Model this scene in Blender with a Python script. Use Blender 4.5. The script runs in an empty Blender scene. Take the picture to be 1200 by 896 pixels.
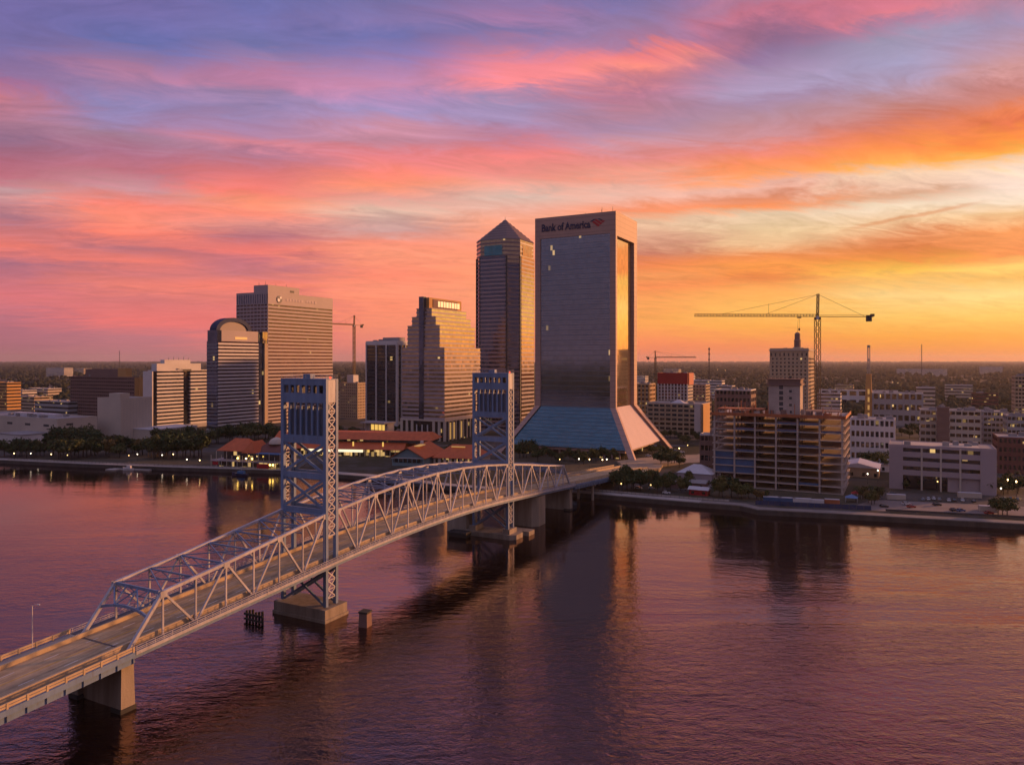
import bpy, math, random
import numpy as np
from mathutils import Vector, Matrix

RAD = math.radians
rnd = random.Random(11)
scene = bpy.context.scene
COL = scene.collection

# ------------------------------------------------------------------ camera
H, FPX, HOR = 76.0, 870.0, 422.0          # eye height over the water, focal length and horizon in photo pixels
cam_d = bpy.data.cameras.new('camera')
cam_d.sensor_width = 36.0
cam_d.lens = 36.0 * FPX / 1200.0
cam_d.shift_y = -(448.0 - HOR) / 1200.0
cam_d.clip_start, cam_d.clip_end = 1.0, 90000.0
cam = bpy.data.objects.new('camera', cam_d)
COL.objects.link(cam)
cam.location = (0, 0, H)
cam.rotation_euler = (RAD(90), 0, 0)
scene.camera = cam

# ------------------------------------------------------------------ view
scene.view_settings.view_transform = 'Standard'
scene.view_settings.look = 'None'
scene.view_settings.exposure = 0.0
scene.view_settings.gamma = 1.0
scene.view_settings.use_curve_mapping = False
scene.render.engine = 'CYCLES'
scene.cycles.use_denoising = True
try:
    scene.cycles.denoiser = 'OPENIMAGEDENOISE'
except Exception:
    pass
scene.cycles.max_bounces = 6
scene.cycles.diffuse_bounces = 2
scene.cycles.glossy_bounces = 4
scene.cycles.transmission_bounces = 2
scene.cycles.volume_bounces = 0
scene.cycles.caustics_reflective = False
scene.cycles.caustics_refractive = False

# ------------------------------------------------------------------ sun (just down, wide and warm, from the right)
SUN_AZ, SUN_EL = 65.5, 9.0
sun_d = bpy.data.lights.new('sun', 'SUN')
sun_d.energy = 5.0
sun_d.angle = RAD(3)
sun_d.color = (1.0, 0.43, 0.16)
sun = bpy.data.objects.new('sun', sun_d)
COL.objects.link(sun)
sv = Vector((math.sin(RAD(SUN_AZ)) * math.cos(RAD(SUN_EL)), math.cos(RAD(SUN_AZ)) * math.cos(RAD(SUN_EL)), math.sin(RAD(SUN_EL))))
sun.rotation_euler = (-sv).to_track_quat('-Z', 'Y').to_euler()
sun.location = (900, 400, 400)

# ------------------------------------------------------------------ sky
def s2l(c):
    c = c / 255.0
    return c / 12.92 if c <= 0.04045 else ((c + 0.055) / 1.055) ** 2.4

def rgb(r, g, b, a=1.0):
    return (s2l(r), s2l(g), s2l(b), a)

class NT:
    def __init__(s, tree):
        s.t = tree; s.n = tree.nodes; s.l = tree.links
    def add(s, kind, **kw):
        n = s.n.new(kind)
        for k, v in kw.items():
            setattr(n, k, v)
        return n
    def link(s, a, b):
        s.l.new(a, b)
    def val(s, sock, v):
        if hasattr(v, 'is_output') or isinstance(v, bpy.types.NodeSocket):
            s.l.new(v, sock)
        else:
            sock.default_value = v
    def math(s, op, a, b=None, c=None, clamp=False):
        n = s.n.new('ShaderNodeMath'); n.operation = op; n.use_clamp = clamp
        s.val(n.inputs[0], a)
        if b is not None: s.val(n.inputs[1], b)
        if c is not None: s.val(n.inputs[2], c)
        return n.outputs[0]
    def mapr(s, v, a, b, c=0.0, d=1.0, smooth=False):
        n = s.n.new('ShaderNodeMapRange'); n.clamp = True
        if smooth: n.interpolation_type = 'SMOOTHSTEP'
        s.val(n.inputs[0], v)
        for i, x in enumerate((a, b, c, d)): n.inputs[1 + i].default_value = x
        return n.outputs[0]
    def mix(s, f, a, b, blend='MIX'):
        n = s.n.new('ShaderNodeMix'); n.data_type = 'RGBA'; n.blend_type = blend
        s.val(n.inputs[0], f); s.val(n.inputs[6], a); s.val(n.inputs[7], b)
        return n.outputs[2]
    def ramp(s, v, stops, interp='LINEAR'):
        n = s.n.new('ShaderNodeValToRGB'); e = n.color_ramp; e.interpolation = interp
        while len(e.elements) > 1: e.elements.remove(e.elements[0])
        e.elements[0].position = stops[0][0]; e.elements[0].color = stops[0][1]
        for p, c in stops[1:]:
            x = e.elements.new(p); x.color = c
        s.val(n.inputs[0], v)
        return n.outputs[0]
    def noise(s, vec, scale, detail=4, rough=0.55, dist=0.0, lac=2.0):
        n = s.n.new('ShaderNodeTexNoise')
        if vec is not None: s.l.new(vec, n.inputs['Vector'])
        n.inputs['Scale'].default_value = scale; n.inputs['Detail'].default_value = detail
        n.inputs['Roughness'].default_value = rough; n.inputs['Distortion'].default_value = dist
        n.inputs['Lacunarity'].default_value = lac
        return n.outputs[0]
    def comb(s, x, y, z=0.0):
        n = s.n.new('ShaderNodeCombineXYZ')
        for i, v in enumerate((x, y, z)): s.val(n.inputs[i], v)
        return n.outputs[0]
    def sep(s, v):
        n = s.n.new('ShaderNodeSeparateXYZ'); s.l.new(v, n.inputs[0]); return n.outputs

# the dusk sky: cloud banks by compass bearing (columns) and elevation, bearings in degrees east of the view north
SKY = [
 (-34.6, '0 7369a5 40 7369a0 80 8c6e9b 95 aa6e96 115 c87887 140 a5738c 165 966e8c 190 af6478 205 b96978 222 c39699 235 c38287 258 b07382 285 f07869 310 aa697d 345 e17378 370 be6e7d 400 af6978 421 a5646e'),
 (-27.3, '0 7369a5 20 6e69a5 45 6469a5 65 8c73a0 80 b47da0 95 a57da5 120 8c82b4 140 9682af 160 a57d96 180 af6e87 200 be6e7d 222 cd9196 240 ff826e 258 ff8c71 272 fa7d67 290 b96e78 305 f07869 320 d27373 335 f07d6e 350 d77373 375 f0736e 395 c3737d 421 b97078'),
 (-19.0, '0 6969a5 20 736eaa 50 6e6ea5 70 9b7daa 88 be7da0 100 b97da0 112 a082aa 130 9682af 150 af82a5 163 d78291 180 b47891 200 d77378 220 fa7d6e 235 ff916e 250 ff8c73 262 dc8c82 275 b66e79 292 eb7369 305 c36e78 320 c87378 335 fa7d69 350 e1786e 375 eb736e 395 eb7873 421 cd7878'),
 (-9.8,  '0 736ea5 25 8273aa 45 6e6eaa 65 8c78af 85 af82af 100 c887aa 115 b48cb9 130 a08cb9 150 cd8ca0 165 c3879b 180 e67d82 200 fa826e 215 ff916e 232 e69b8c 245 e1b9a5 258 cda096 270 cd9b96 285 ff9173 300 ff9673 320 ff8769 340 ff916e 360 ff8c69 380 fa8c69 400 eb826e 421 d7786e'),
 (0.0,   '0 8c73a5 20 a578a5 40 8273a5 60 b97da0 75 f0828c 92 fa878c 105 be87a5 120 a08cb4 140 a58cb4 160 b97d96 180 f07d78 200 eb8c82 215 f5a591 232 dcb9aa 245 f0af9b 260 faa07d 285 ff9673 320 ff9669 345 ff9b6c 370 ff9669 400 f58769 421 e67d69'),
 (9.8,   '0 7d73aa 30 9678a0 50 aa789b 65 f07d7d 78 ff8c7d 90 d77d82 110 b97891 130 b47d91 150 aa87a5 165 c891a0 185 e18782 200 f0967d 215 ebaf9b 230 f0b4a0 247 fa8f5f 262 ebbe9b 280 dca082 298 c8785f 310 f08246 325 f59650 335 fa8c4b 355 faa050 380 ffa54b 400 ff8c50 421 f07850'),
 (19.0,  '0 b47896 15 c8738c 35 a56987 55 91698c 70 9678a0 90 aa91b4 105 aa96b9 120 a587a5 140 b98c9b 160 cd8c91 175 eb826e 190 fa8c55 205 ff9b5a 218 ebaf9b 232 e18c69 241 fa8f50 254 ebcaa7 270 ebc696 285 f0be8c 300 f08c46 312 fa963c 325 eb823c 340 ffaa50 360 ffb955 385 ffaa41 405 fa8c46 421 f5824b'),
 (27.3,  '0 d27387 15 dc7887 30 af7d9b 50 a096b4 75 a59bbe 95 aa96b4 110 b48c9b 130 c3827d 145 cd735f 160 eb7d4b 175 ff8c3c 190 ffaa46 205 f6cfae 220 f0c4a8 232 dca482 245 f5dabc 262 f4c898 275 e88f58 287 dc7837 300 eb8c32 315 ffbe46 325 f7b85c 345 fdd080 370 fec45c 395 ffa532 421 f58732'),
 (34.6,  '0 b4829b 30 a591b4 60 be91a0 80 d29696 100 c37d78 115 cd7d6e 130 e67846 145 e1693c 160 ff8c2d 175 ffaf3c 192 f9d8be 215 fcdecb 235 fae0c4 250 f6c48c 266 f59650 280 fa9650 295 f58c46 308 ffd06a 325 f9b858 345 ffdc86 370 fec85c 395 ffa638 421 fa8c28'),
]
world = bpy.data.worlds.new('World')
scene.world = world
world.use_nodes = True
W = NT(world.node_tree)
W.n.clear()
tc = W.add('ShaderNodeTexCoord')
dx, dy, dz = W.sep(tc.outputs['Generated'])
az = W.math('ARCTAN2', dx, dy)
zc = W.math('MAXIMUM', dz, 0.0)
den = W.math('ADD', zc, 0.11)
px_ = W.math('DIVIDE', dx, den)
py_ = W.math('DIVIDE', dy, den)
ca, sa = math.cos(RAD(14)), math.sin(RAD(14))
al = W.math('ADD', W.math('MULTIPLY', px_, ca), W.math('MULTIPLY', py_, sa))      # along the streaks
ac = W.math('ADD', W.math('MULTIPLY', px_, -sa), W.math('MULTIPLY', py_, ca))     # across them
cl = W.comb(W.math('MULTIPLY', al, 0.42), ac, 0.0)
n1 = W.noise(cl, 1.05, 5, 0.6, 0.6)
n2 = W.noise(W.comb(W.math('MULTIPLY', al, 0.55), ac, 7.3), 2.7, 9, 0.70, 1.2)
n3 = W.noise(W.comb(W.math('MULTIPLY', al, 0.48), ac, 3.1), 6.0, 9, 0.70, 1.2)
amp = W.math('MULTIPLY_ADD', zc, 0.12, 0.008)
wv = W.math('ADD', W.math('SUBTRACT', n1, 0.5), W.math('MULTIPLY', W.math('SUBTRACT', n2, 0.5), 0.9))
wv = W.math('ADD', wv, W.math('MULTIPLY', W.math('SUBTRACT', n3, 0.5), 0.85))
v2 = W.math('MULTIPLY_ADD', wv, amp, dz)
az2 = W.math('MULTIPLY_ADD', W.math('SUBTRACT', n2, 0.5), 0.22, az)
pos = W.math('MULTIPLY', v2, 2.0)
acc = None
prev = None
for deg, txt in SKY:
    tk = txt.split()
    t = math.tan(RAD(deg))
    st = []
    for i in range(0, len(tk), 2):
        y = float(tk[i]); h = tk[i + 1]
        dzz = (HOR - y) / FPX
        st.append((2.0 * dzz / math.sqrt(1 + t * t + dzz * dzz), rgb(int(h[0:2], 16), int(h[2:4], 16), int(h[4:6], 16))))
    st.sort(key=lambda q: q[0])
    c = W.ramp(pos, st)
    if acc is None:
        acc = c
    else:
        acc = W.mix(W.mapr(az2, RAD(prev), RAD(deg), smooth=True), acc, c)
    prev = deg
# fine wisps: light and grey threads inside the banks
wis = W.math('MULTIPLY_ADD', W.math('SUBTRACT', n3, 0.5), 0.75, 1.01)
wis2 = W.math('MULTIPLY_ADD', W.math('SUBTRACT', n2, 0.5), 0.14, 0.0)
wcol = W.comb(W.math('ADD', wis, wis2), W.math('SUBTRACT', wis, W.math('MULTIPLY', wis2, 0.3)), W.math('SUBTRACT', wis, W.math('MULTIPLY', wis2, 0.9)))
wmix = W.mix(W.mapr(zc, 0.0, 0.10), (1, 1, 1, 1), wcol)
acc = W.mix(1.0, acc, wmix, 'MULTIPLY')
# one thin dark thread of cloud low in the right of the sky
lx_ = W.math('DIVIDE', dx, W.math('MAXIMUM', dy, 0.01)); lz_ = W.math('DIVIDE', dz, W.math('MAXIMUM', dy, 0.01))
ld = W.math('SUBTRACT', lz_, W.math('MULTIPLY_ADD', lx_, 0.20, 0.086))
ld = W.math('ADD', ld, W.math('MULTIPLY', W.math('SUBTRACT', n3, 0.5), 0.012))
lm = W.math('MULTIPLY', W.mapr(W.math('ABSOLUTE', ld), 0.0005, 0.0042, 0.8, 0.0, True), W.math('MULTIPLY', W.mapr(lx_, 0.42, 0.50, 0.0, 1.0, True), W.mapr(lx_, 0.58, 0.66, 1.0, 0.0, True)))
acc = W.mix(lm, acc, W.mix(1.0, acc, (0.86, 0.58, 0.46, 1), 'MULTIPLY'))
back = W.ramp(W.math('ADD', v2, 0.0), [(0.0, rgb(112, 84, 94)), (0.14, rgb(100, 84, 102)), (0.28, rgb(150, 124, 140)), (0.5, rgb(158, 150, 182)), (1.0, rgb(148, 150, 198))])  # unseen sky behind the camera, upper part brightened as added fill
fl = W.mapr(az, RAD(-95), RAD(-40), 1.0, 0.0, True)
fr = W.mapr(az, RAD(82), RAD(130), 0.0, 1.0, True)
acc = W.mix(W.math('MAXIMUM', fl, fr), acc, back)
up_ = W.ramp(dz, [(0.0, rgb(72, 54, 74)), (0.50, rgb(72, 54, 74)), (0.64, rgb(80, 66, 96)), (0.82, rgb(166, 150, 184)), (1.0, rgb(160, 152, 196))])  # overhead sky out of view: dark for the water, bright higher up as fill
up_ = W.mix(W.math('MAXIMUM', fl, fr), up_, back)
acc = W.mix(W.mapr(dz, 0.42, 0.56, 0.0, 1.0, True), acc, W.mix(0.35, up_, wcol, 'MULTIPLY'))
# glow round the sun, just past the right edge of the view
gd = W.add('ShaderNodeVectorMath'); gd.operation = 'DOT_PRODUCT'
W.link(tc.outputs['Generated'], gd.inputs[0]); gd.inputs[1].default_value = (math.sin(RAD(54)), math.cos(RAD(54)), 0.05)
gl0 = W.math('POWER', W.math('MAXIMUM', gd.outputs['Value'], 0.0), 45.0)
gl1 = W.math('MULTIPLY', gl0, W.mapr(dz, 0.02, 0.12, 1.0, 0.0, True))
acc = W.mix(1.0, acc, W.mix(1.0, W.comb(gl1, gl1, gl1), (0.55, 0.24, 0.05, 1), 'MULTIPLY'), 'ADD')
hs = W.add('ShaderNodeHueSaturation'); hs.inputs['Saturation'].default_value = 0.98
W.link(acc, hs.inputs['Color']); acc = hs.outputs[0]
nish = W.add('ShaderNodeTexSky')
nish.sky_type = 'NISHITA'; nish.sun_disc = False
nish.sun_elevation = RAD(SUN_EL); nish.sun_rotation = RAD(SUN_AZ)
nish.dust_density = 3.0
nm = W.mix(1.0, nish.outputs[0], (0.003, 0.003, 0.003, 1), 'MULTIPLY')
acc = W.mix(1.0, acc, nm, 'ADD')
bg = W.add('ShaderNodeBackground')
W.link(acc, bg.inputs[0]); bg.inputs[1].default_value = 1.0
wo = W.add('ShaderNodeOutputWorld')
W.link(bg.outputs[0], wo.inputs[0])

# ------------------------------------------------------------------ helpers
def tag(o, label=None, cat=None, group=None, kind=None):
    if label: o['label'] = label
    if cat: o['category'] = cat
    if group: o['group'] = group
    if kind: o['kind'] = kind
    return o

def thing(name, label, cat, loc=(0, 0, 0), rz=0.0, group=None):
    o = bpy.data.objects.new(name, None)
    o.empty_display_size = 1.0
    COL.objects.link(o)
    o.location = loc; o.rotation_euler = (0, 0, rz)
    return tag(o, label, cat, group)

KIDS = {}
def adopt(c, p):
    c.parent = p
    KIDS.setdefault(p.name, []).append(c)

class MB:
    """collects faces, then links them as one mesh object"""
    def __init__(s):
        s.v = []; s.f = []
    def raw(s, vs, fs):
        b = len(s.v); s.v += [tuple(v) for v in vs]; s.f += [tuple(b + i for i in f) for f in fs]
        return s
    def box(s, x0, x1, y0, y1, z0, z1):
        if x0 > x1: x0, x1 = x1, x0
        if y0 > y1: y0, y1 = y1, y0
        return s.raw([(x0, y0, z0), (x1, y0, z0), (x1, y1, z0), (x0, y1, z0), (x0, y0, z1), (x1, y0, z1), (x1, y1, z1), (x0, y1, z1)],
                     [(0, 3, 2, 1), (4, 5, 6, 7), (0, 1, 5, 4), (1, 2, 6, 5), (2, 3, 7, 6), (3, 0, 4, 7)])
    def loft(s, rings, cap=True):
        n = len(rings[0]); vs = [p for r in rings for p in r]; fs = []
        for k in range(len(rings) - 1):
            for i in range(n):
                j = (i + 1) % n
                fs.append((k * n + i, k * n + j, (k + 1) * n + j, (k + 1) * n + i))
        if cap:
            fs.append(tuple(range(n - 1, -1, -1))); fs.append(tuple((len(rings) - 1) * n + i for i in range(n)))
        return s.raw(vs, fs)
    def prism(s, poly, z0, z1):
        return s.loft([[(x, y, z0) for x, y in poly], [(x, y, z1) for x, y in poly]])
    def bar(s, a, b, w, h=None, up=(0, 0, 1)):
        h = h or w
        a = Vector(a); b = Vector(b); d = (b - a)
        if d.length < 1e-6: return s
        d.normalize(); u = Vector(up)
        if abs(d.dot(u)) > 0.97: u = Vector((0, 1, 0))
        r = d.cross(u).normalized(); q = r.cross(d).normalized()
        def ring(c): return [c - r * w / 2 - q * h / 2, c + r * w / 2 - q * h / 2, c + r * w / 2 + q * h / 2, c - r * w / 2 + q * h / 2]
        return s.loft([ring(a), ring(b)])
    def tube(s, a, b, r0, r1=None, n=8):
        r1 = r0 if r1 is None else r1
        a = Vector(a); b = Vector(b); d = (b - a).normalized()
        u = Vector((0, 0, 1)) if abs(d.z) < 0.9 else Vector((1, 0, 0))
        x = d.cross(u).normalized(); y = x.cross(d)
        def ring(c, r): return [c + x * (r * math.cos(2 * math.pi * i / n)) - y * (r * math.sin(2 * math.pi * i / n)) for i in range(n)]
        return s.loft([ring(a, r0), ring(b, r1)])
    def lathe(s, c, prof, n=12):
        return s.loft([[(c[0] + r * math.cos(2 * math.pi * i / n), c[1] + r * math.sin(2 * math.pi * i / n), c[2] + z) for i in range(n)] for r, z in prof])
    def build(s, name, mat, parent=None, smooth=False):
        me = bpy.data.meshes.new(name)
        me.from_pydata(s.v, [], s.f)
        me.materials.append(mat)
        if smooth: me.polygons.foreach_set('use_smooth', [True] * len(me.polygons))
        me.update()
        o = bpy.data.objects.new(name, me)
        COL.objects.link(o)
        if parent is not None: adopt(o, parent)
        return o

def copy_tree(o, parent=None):
    c = o.copy(); COL.objects.link(c)
    if parent is not None: adopt(c, parent)
    for k in KIDS.get(o.name, []):
        copy_tree(k, c)
    return c

# plan directions: the street grid and the bridge share one bearing
TH = 27.7
DV = Vector((math.sin(RAD(TH)), math.cos(RAD(TH))))         # towards the far bank
EV = Vector((math.cos(RAD(TH)), -math.sin(RAD(TH))))        # towards the right
GZ = 2.5                                                    # street level over the water
def at(px, Y): return (px - 600.0) / FPX * Y
def zat(py, Y): return H - (py - HOR) / FPX * Y
def gp(px, py, z=GZ):
    Y = (H - z) * FPX / (py - HOR)
    return at(px, Y), Y
def ext_w(C, L):
    k = (L - 600.0) / FPX
    return (C[0] - k * C[1]) / (EV.x - k * EV.y)
def ext_e(C, R_):
    k = (R_ - 600.0) / FPX
    return (k * C[1] - C[0]) / (DV.x - k * DV.y)

# ------------------------------------------------------------------ materials
def principled(name):
    m = bpy.data.materials.new(name); m.use_nodes = True
    t = NT(m.node_tree); t.n.clear()
    p = t.add('ShaderNodeBsdfPrincipled'); o = t.add('ShaderNodeOutputMaterial')
    t.link(p.outputs[0], o.inputs[0])
    return m, t, p

def mat(name, c, rough=0.7, var=0.25, scale=0.35, metal=0.0, streak=False, spec=0.4, bump=0.0, joint=0.0, rust=0.0):
    m, t, p = principled(name)
    g = t.add('ShaderNodeTexCoord')
    co = g.outputs['Object']
    if streak:
        mp = t.add('ShaderNodeMapping'); mp.inputs['Scale'].default_value = (1, 1, 0.12)
        t.link(co, mp.inputs[0]); co = mp.outputs[0]
    n = t.noise(co, scale, 6, 0.62)
    n2 = t.noise(g.outputs['Object'], scale * 9, 3, 0.6)
    f = t.math('ADD', t.math('MULTIPLY', t.math('SUBTRACT', n, 0.5), 1.6 * var * 2), t.math('MULTIPLY', t.math('SUBTRACT', n2, 0.5), var))
    oi = t.add('ShaderNodeObjectInfo')
    f = t.math('ADD', f, t.math('MULTIPLY', t.math('SUBTRACT', oi.outputs['Random'], 0.5), var * 0.5))
    k = t.math('ADD', f, 1.0)
    cc = t.mix(1.0, (c[0], c[1], c[2], 1), t.comb(k, k, k), 'MULTIPLY')
    if rust:                                      # rust and grime streaks in the paint
        mp2 = t.add('ShaderNodeMapping'); mp2.inputs['Scale'].default_value = (1, 1, 0.25)
        t.link(g.outputs['Object'], mp2.inputs[0])
        rn = t.noise(mp2.outputs[0], 1.3, 6, 0.7)
        cc = t.mix(t.mapr(rn, 0.56, 0.72, 0.0, rust), cc, (0.12, 0.075, 0.05, 1))
    if joint:                                     # panel joints at every storey
        jz = t.math('FRACT', t.math('DIVIDE', t.sep(g.outputs['Object'])[2], joint))
        cc = t.mix(t.math('GREATER_THAN', jz, 0.93), cc, (c[0] * .55, c[1] * .55, c[2] * .55, 1))
    t.link(cc, p.inputs['Base Color'])
    p.inputs['Roughness'].default_value = rough
    p.inputs['Metallic'].default_value = metal
    p.inputs['Specular IOR Level'].default_value = spec
    if bump:
        b = t.add('ShaderNodeBump'); b.inputs['Strength'].default_value = bump; b.inputs['Distance'].default_value = 0.2
        t.link(n2, b.inputs['Height']); t.link(b.outputs[0], p.inputs['Normal'])
    return m

def glass(name, c, cell=(3.0, 3.0, 3.8), lit=0.0, rough=0.06, ior=1.9, wob=0.012, lcol=(1.0, 0.62, 0.22), lstr=1.6, mull=0.0, coat=0.0):
    """building glazing: dark reflective panes, each pane set at a very slightly different tilt, a few lit from inside"""
    m, t, p = principled(name)
    g = t.add('ShaderNodeTexCoord')
    x, y, z = t.sep(g.outputs['Object'])
    cx = t.math('FLOOR', t.math('DIVIDE', t.math('ADD', x, 0.37), cell[0]))
    cy = t.math('FLOOR', t.math('DIVIDE', t.math('ADD', y, 0.37), cell[1]))
    cz = t.math('FLOOR', t.math('DIVIDE', z, cell[2]))
    wn = t.add('ShaderNodeTexWhiteNoise'); wn.noise_dimensions = '3D'
    t.link(t.comb(cx, cy, cz), wn.inputs['Vector'])
    k = t.math('MULTIPLY_ADD', wn.outputs['Value'], (0.18 if coat > 0.9 else 0.34) if coat else 0.9, (0.90 if coat > 0.9 else 0.80) if coat else 0.5)
    base = t.mix(1.0, (c[0], c[1], c[2], 1), t.comb(k, k, k), 'MULTIPLY')
    if mull:
        fx = t.math('FRACT', t.math('DIVIDE', t.math('ADD', x, 0.37), cell[0]))
        fy = t.math('FRACT', t.math('DIVIDE', t.math('ADD', y, 0.37), cell[1]))
        fz = t.math('FRACT', t.math('DIVIDE', z, cell[2]))
        e = t.math('GREATER_THAN', fz, 1 - mull)
        base = t.mix(e, base, (c[0] * .6, c[1] * .6, c[2] * .6, 1) if coat else (c[0] * 3 + .02, c[1] * 3 + .02, c[2] * 3 + .02, 1))
        t.link(t.math('MULTIPLY_ADD', e, 0.35, rough), p.inputs['Roughness'])
    else:
        p.inputs['Roughness'].default_value = rough
    t.link(base, p.inputs['Base Color'])
    p.inputs['IOR'].default_value = ior
    p.inputs['Metallic'].default_value = coat
    ge = t.add('ShaderNodeNewGeometry')
    sub = t.add('ShaderNodeVectorMath'); sub.operation = 'SUBTRACT'
    t.link(wn.outputs['Color'], sub.inputs[0]); sub.inputs[1].default_value = (0.5, 0.5, 0.5)
    sc = t.add('ShaderNodeVectorMath'); sc.operation = 'SCALE'
    t.link(sub.outputs[0], sc.inputs[0]); sc.inputs['Scale'].default_value = wob * 2
    ad = t.add('ShaderNodeVectorMath'); ad.operation = 'ADD'
    t.link(ge.outputs['Normal'], ad.inputs[0]); t.link(sc.outputs[0], ad.inputs[1])
    no = t.add('ShaderNodeVectorMath'); no.operation = 'NORMALIZE'
    t.link(ad.outputs[0], no.inputs[0]); t.link(no.outputs[0], p.inputs['Normal'])
    if lit > 0:
        wn2 = t.add('ShaderNodeTexWhiteNoise'); wn2.noise_dimensions = '3D'
        t.link(t.comb(t.math('ADD', cx, 31.0), cy, t.math('ADD', cz, 5.0)), wn2.inputs['Vector'])
        on = t.math('GREATER_THAN', wn2.outputs['Value'], 1 - lit)
        st = t.math('MULTIPLY', t.math('MULTIPLY', on, lstr), t.math('MULTIPLY_ADD', wn.outputs['Value'], 0.8, 0.2))
        p.inputs['Emission Color'].default_value = (*lcol, 1)
        t.link(st, p.inputs['Emission Strength'])
    return m

def glow(name, c, s):
    m, t, p = principled(name)
    p.inputs['Base Color'].default_value = (c[0] * .5, c[1] * .5, c[2] * .5, 1)
    p.inputs['Emission Color'].default_value = (*c, 1)
    p.inputs['Emission Strength'].default_value = s
    return m

def foliage(name, c):
    m, t, p = principled(name)
    g = t.add('ShaderNodeTexCoord')
    oi = t.add('ShaderNodeObjectInfo')
    n = t.noise(g.outputs['Object'], 0.45, 4, 0.6)
    k = t.math('ADD', t.math('MULTIPLY_ADD', n, 1.7, 0.1), t.math('MULTIPLY', t.math('SUBTRACT', oi.outputs['Random'], 0.5), 0.5))
    cc = t.mix(1.0, (c[0], c[1], c[2], 1), t.comb(t.math('MULTIPLY', k, t.math('MULTIPLY_ADD', oi.outputs['Random'], 0.5, 0.8)), k, t.math('MULTIPLY', k, 0.9)), 'MULTIPLY')
    t.link(cc, p.inputs['Base Color'])
    p.inputs['Roughness'].default_value = 0.75; p.inputs['Specular IOR Level'].default_value = 0.2
    return m

M = {}
M['steel'] = mat('bridge_paint_shaded', (0.15, 0.215, 0.345), 0.5, 0.3, 0.5, streak=True, rust=0.55)  # bridge paint with the shade of river-facing sides put into the colour
M['steel_pale'] = mat('bridge_paint_sunlit', (0.42, 0.40, 0.43), 0.5, 0.35, 0.5, streak=True, rust=0.6)  # same paint, low sun on trusses and tower sides put into the colour
M['ballast'] = mat('counterweight_concrete', (0.13, 0.15, 0.20), 0.8, 0.2)
M['concrete'] = mat('pier_concrete', (0.30, 0.245, 0.19), 0.85, 0.45, 0.4, streak=True, bump=0.3)
M['barrier'] = mat('barrier_concrete', (0.48, 0.36, 0.22), 0.85, 0.25, 0.3)
M['walk'] = mat('pavement_concrete', (0.36, 0.32, 0.29), 0.85, 0.25, 0.1)
M['timber'] = mat('dark_timber', (0.05, 0.045, 0.04), 0.9, 0.3)
M['quay'] = mat('quay_concrete', (0.19, 0.165, 0.15), 0.9, 0.35, 0.12, streak=True)
M['pink'] = mat('rose_granite', (0.43, 0.27, 0.22), 0.6, 0.14, 0.06, streak=True, joint=4.0)
M['cream'] = mat('cream_concrete', (0.50, 0.42, 0.34), 0.8, 0.12, 0.06)
M['white'] = mat('pale_panel', (0.58, 0.54, 0.52), 0.75, 0.12, 0.08)
M['grey'] = mat('grey_concrete', (0.33, 0.31, 0.31), 0.8, 0.15, 0.08)
M['mauve'] = mat('mauve_panel', (0.36, 0.29, 0.30), 0.6, 0.10, 0.05)
M['brown'] = mat('brown_brick', (0.20, 0.12, 0.10), 0.85, 0.15, 0.08)
M['brick'] = mat('red_brick', (0.15, 0.060, 0.050), 0.85, 0.2, 0.1)
M['tan'] = mat('tan_stucco', (0.44, 0.33, 0.22), 0.85, 0.15, 0.08)
M['ochre'] = mat('ochre_lit_stucco', (0.50, 0.27, 0.09), 0.8, 0.12, 0.08)  # ochre that carries the warm light on sun-facing ends and the steeple foot
M['red'] = mat('red_cladding', (0.33, 0.008, 0.012), 0.6, 0.15, 0.1)
M['roof'] = mat('grey_roofing', (0.27, 0.25, 0.25), 0.9, 0.3, 0.06)
M['metal_roof'] = mat('pale_metal_roof', (0.50, 0.48, 0.50), 0.55, 0.15, 0.1)
M['terracotta'] = mat('terracotta_roof', (0.52, 0.115, 0.035), 0.7, 0.25, 0.25)
M['darkmetal'] = mat('dark_metal', (0.05, 0.05, 0.055), 0.6, 0.2)
M['rust'] = mat('formwork_orange', (0.42, 0.13, 0.05), 0.8, 0.35, 0.3)
M['slab'] = mat('raw_concrete', (0.42, 0.34, 0.29), 0.85, 0.25, 0.2)
M['bluewrap'] = mat('blue_wrap', (0.04, 0.10, 0.22), 0.6, 0.3, 0.2)
M['crane'] = mat('crane_yellow', (0.20, 0.13, 0.05), 0.6, 0.2)
M['bark'] = mat('bark', (0.06, 0.045, 0.035), 0.9, 0.3, 2.0)
M['soil'] = mat('planting', (0.06, 0.05, 0.03), 0.95, 0.4, 0.3)
M['navy'] = mat('navy_sign', (0.012, 0.018, 0.07), 0.5, 0.05)
M['signred'] = mat('sign_red', (0.45, 0.02, 0.03), 0.5, 0.05)
M['signwhite'] = mat('sign_white', (0.75, 0.72, 0.70), 0.5, 0.05)
M['blueawning'] = mat('blue_awning', (0.05, 0.14, 0.30), 0.7, 0.15)
M['teal'] = mat('teal_cladding', (0.14, 0.22, 0.25), 0.7, 0.12)
M['tyre'] = mat('tyre_rubber', (0.015, 0.015, 0.016), 0.9, 0.1)
M['leaf0'] = foliage('leaf_dark', (0.042, 0.064, 0.022))
M['leaf1'] = foliage('leaf_mid', (0.066, 0.082, 0.026))
M['leaf2'] = foliage('leaf_warm', (0.105, 0.085, 0.028))
M['palm'] = foliage('palm_frond', (0.050, 0.062, 0.025))
M['wood'] = mat('far_woodland', (0.036, 0.040, 0.024), 0.95, 0.22, 0.006, spec=0.05)
M['gl_dark'] = glass('dark_glass', (0.010, 0.010, 0.016), lit=0.003, lstr=0.8)
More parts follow.
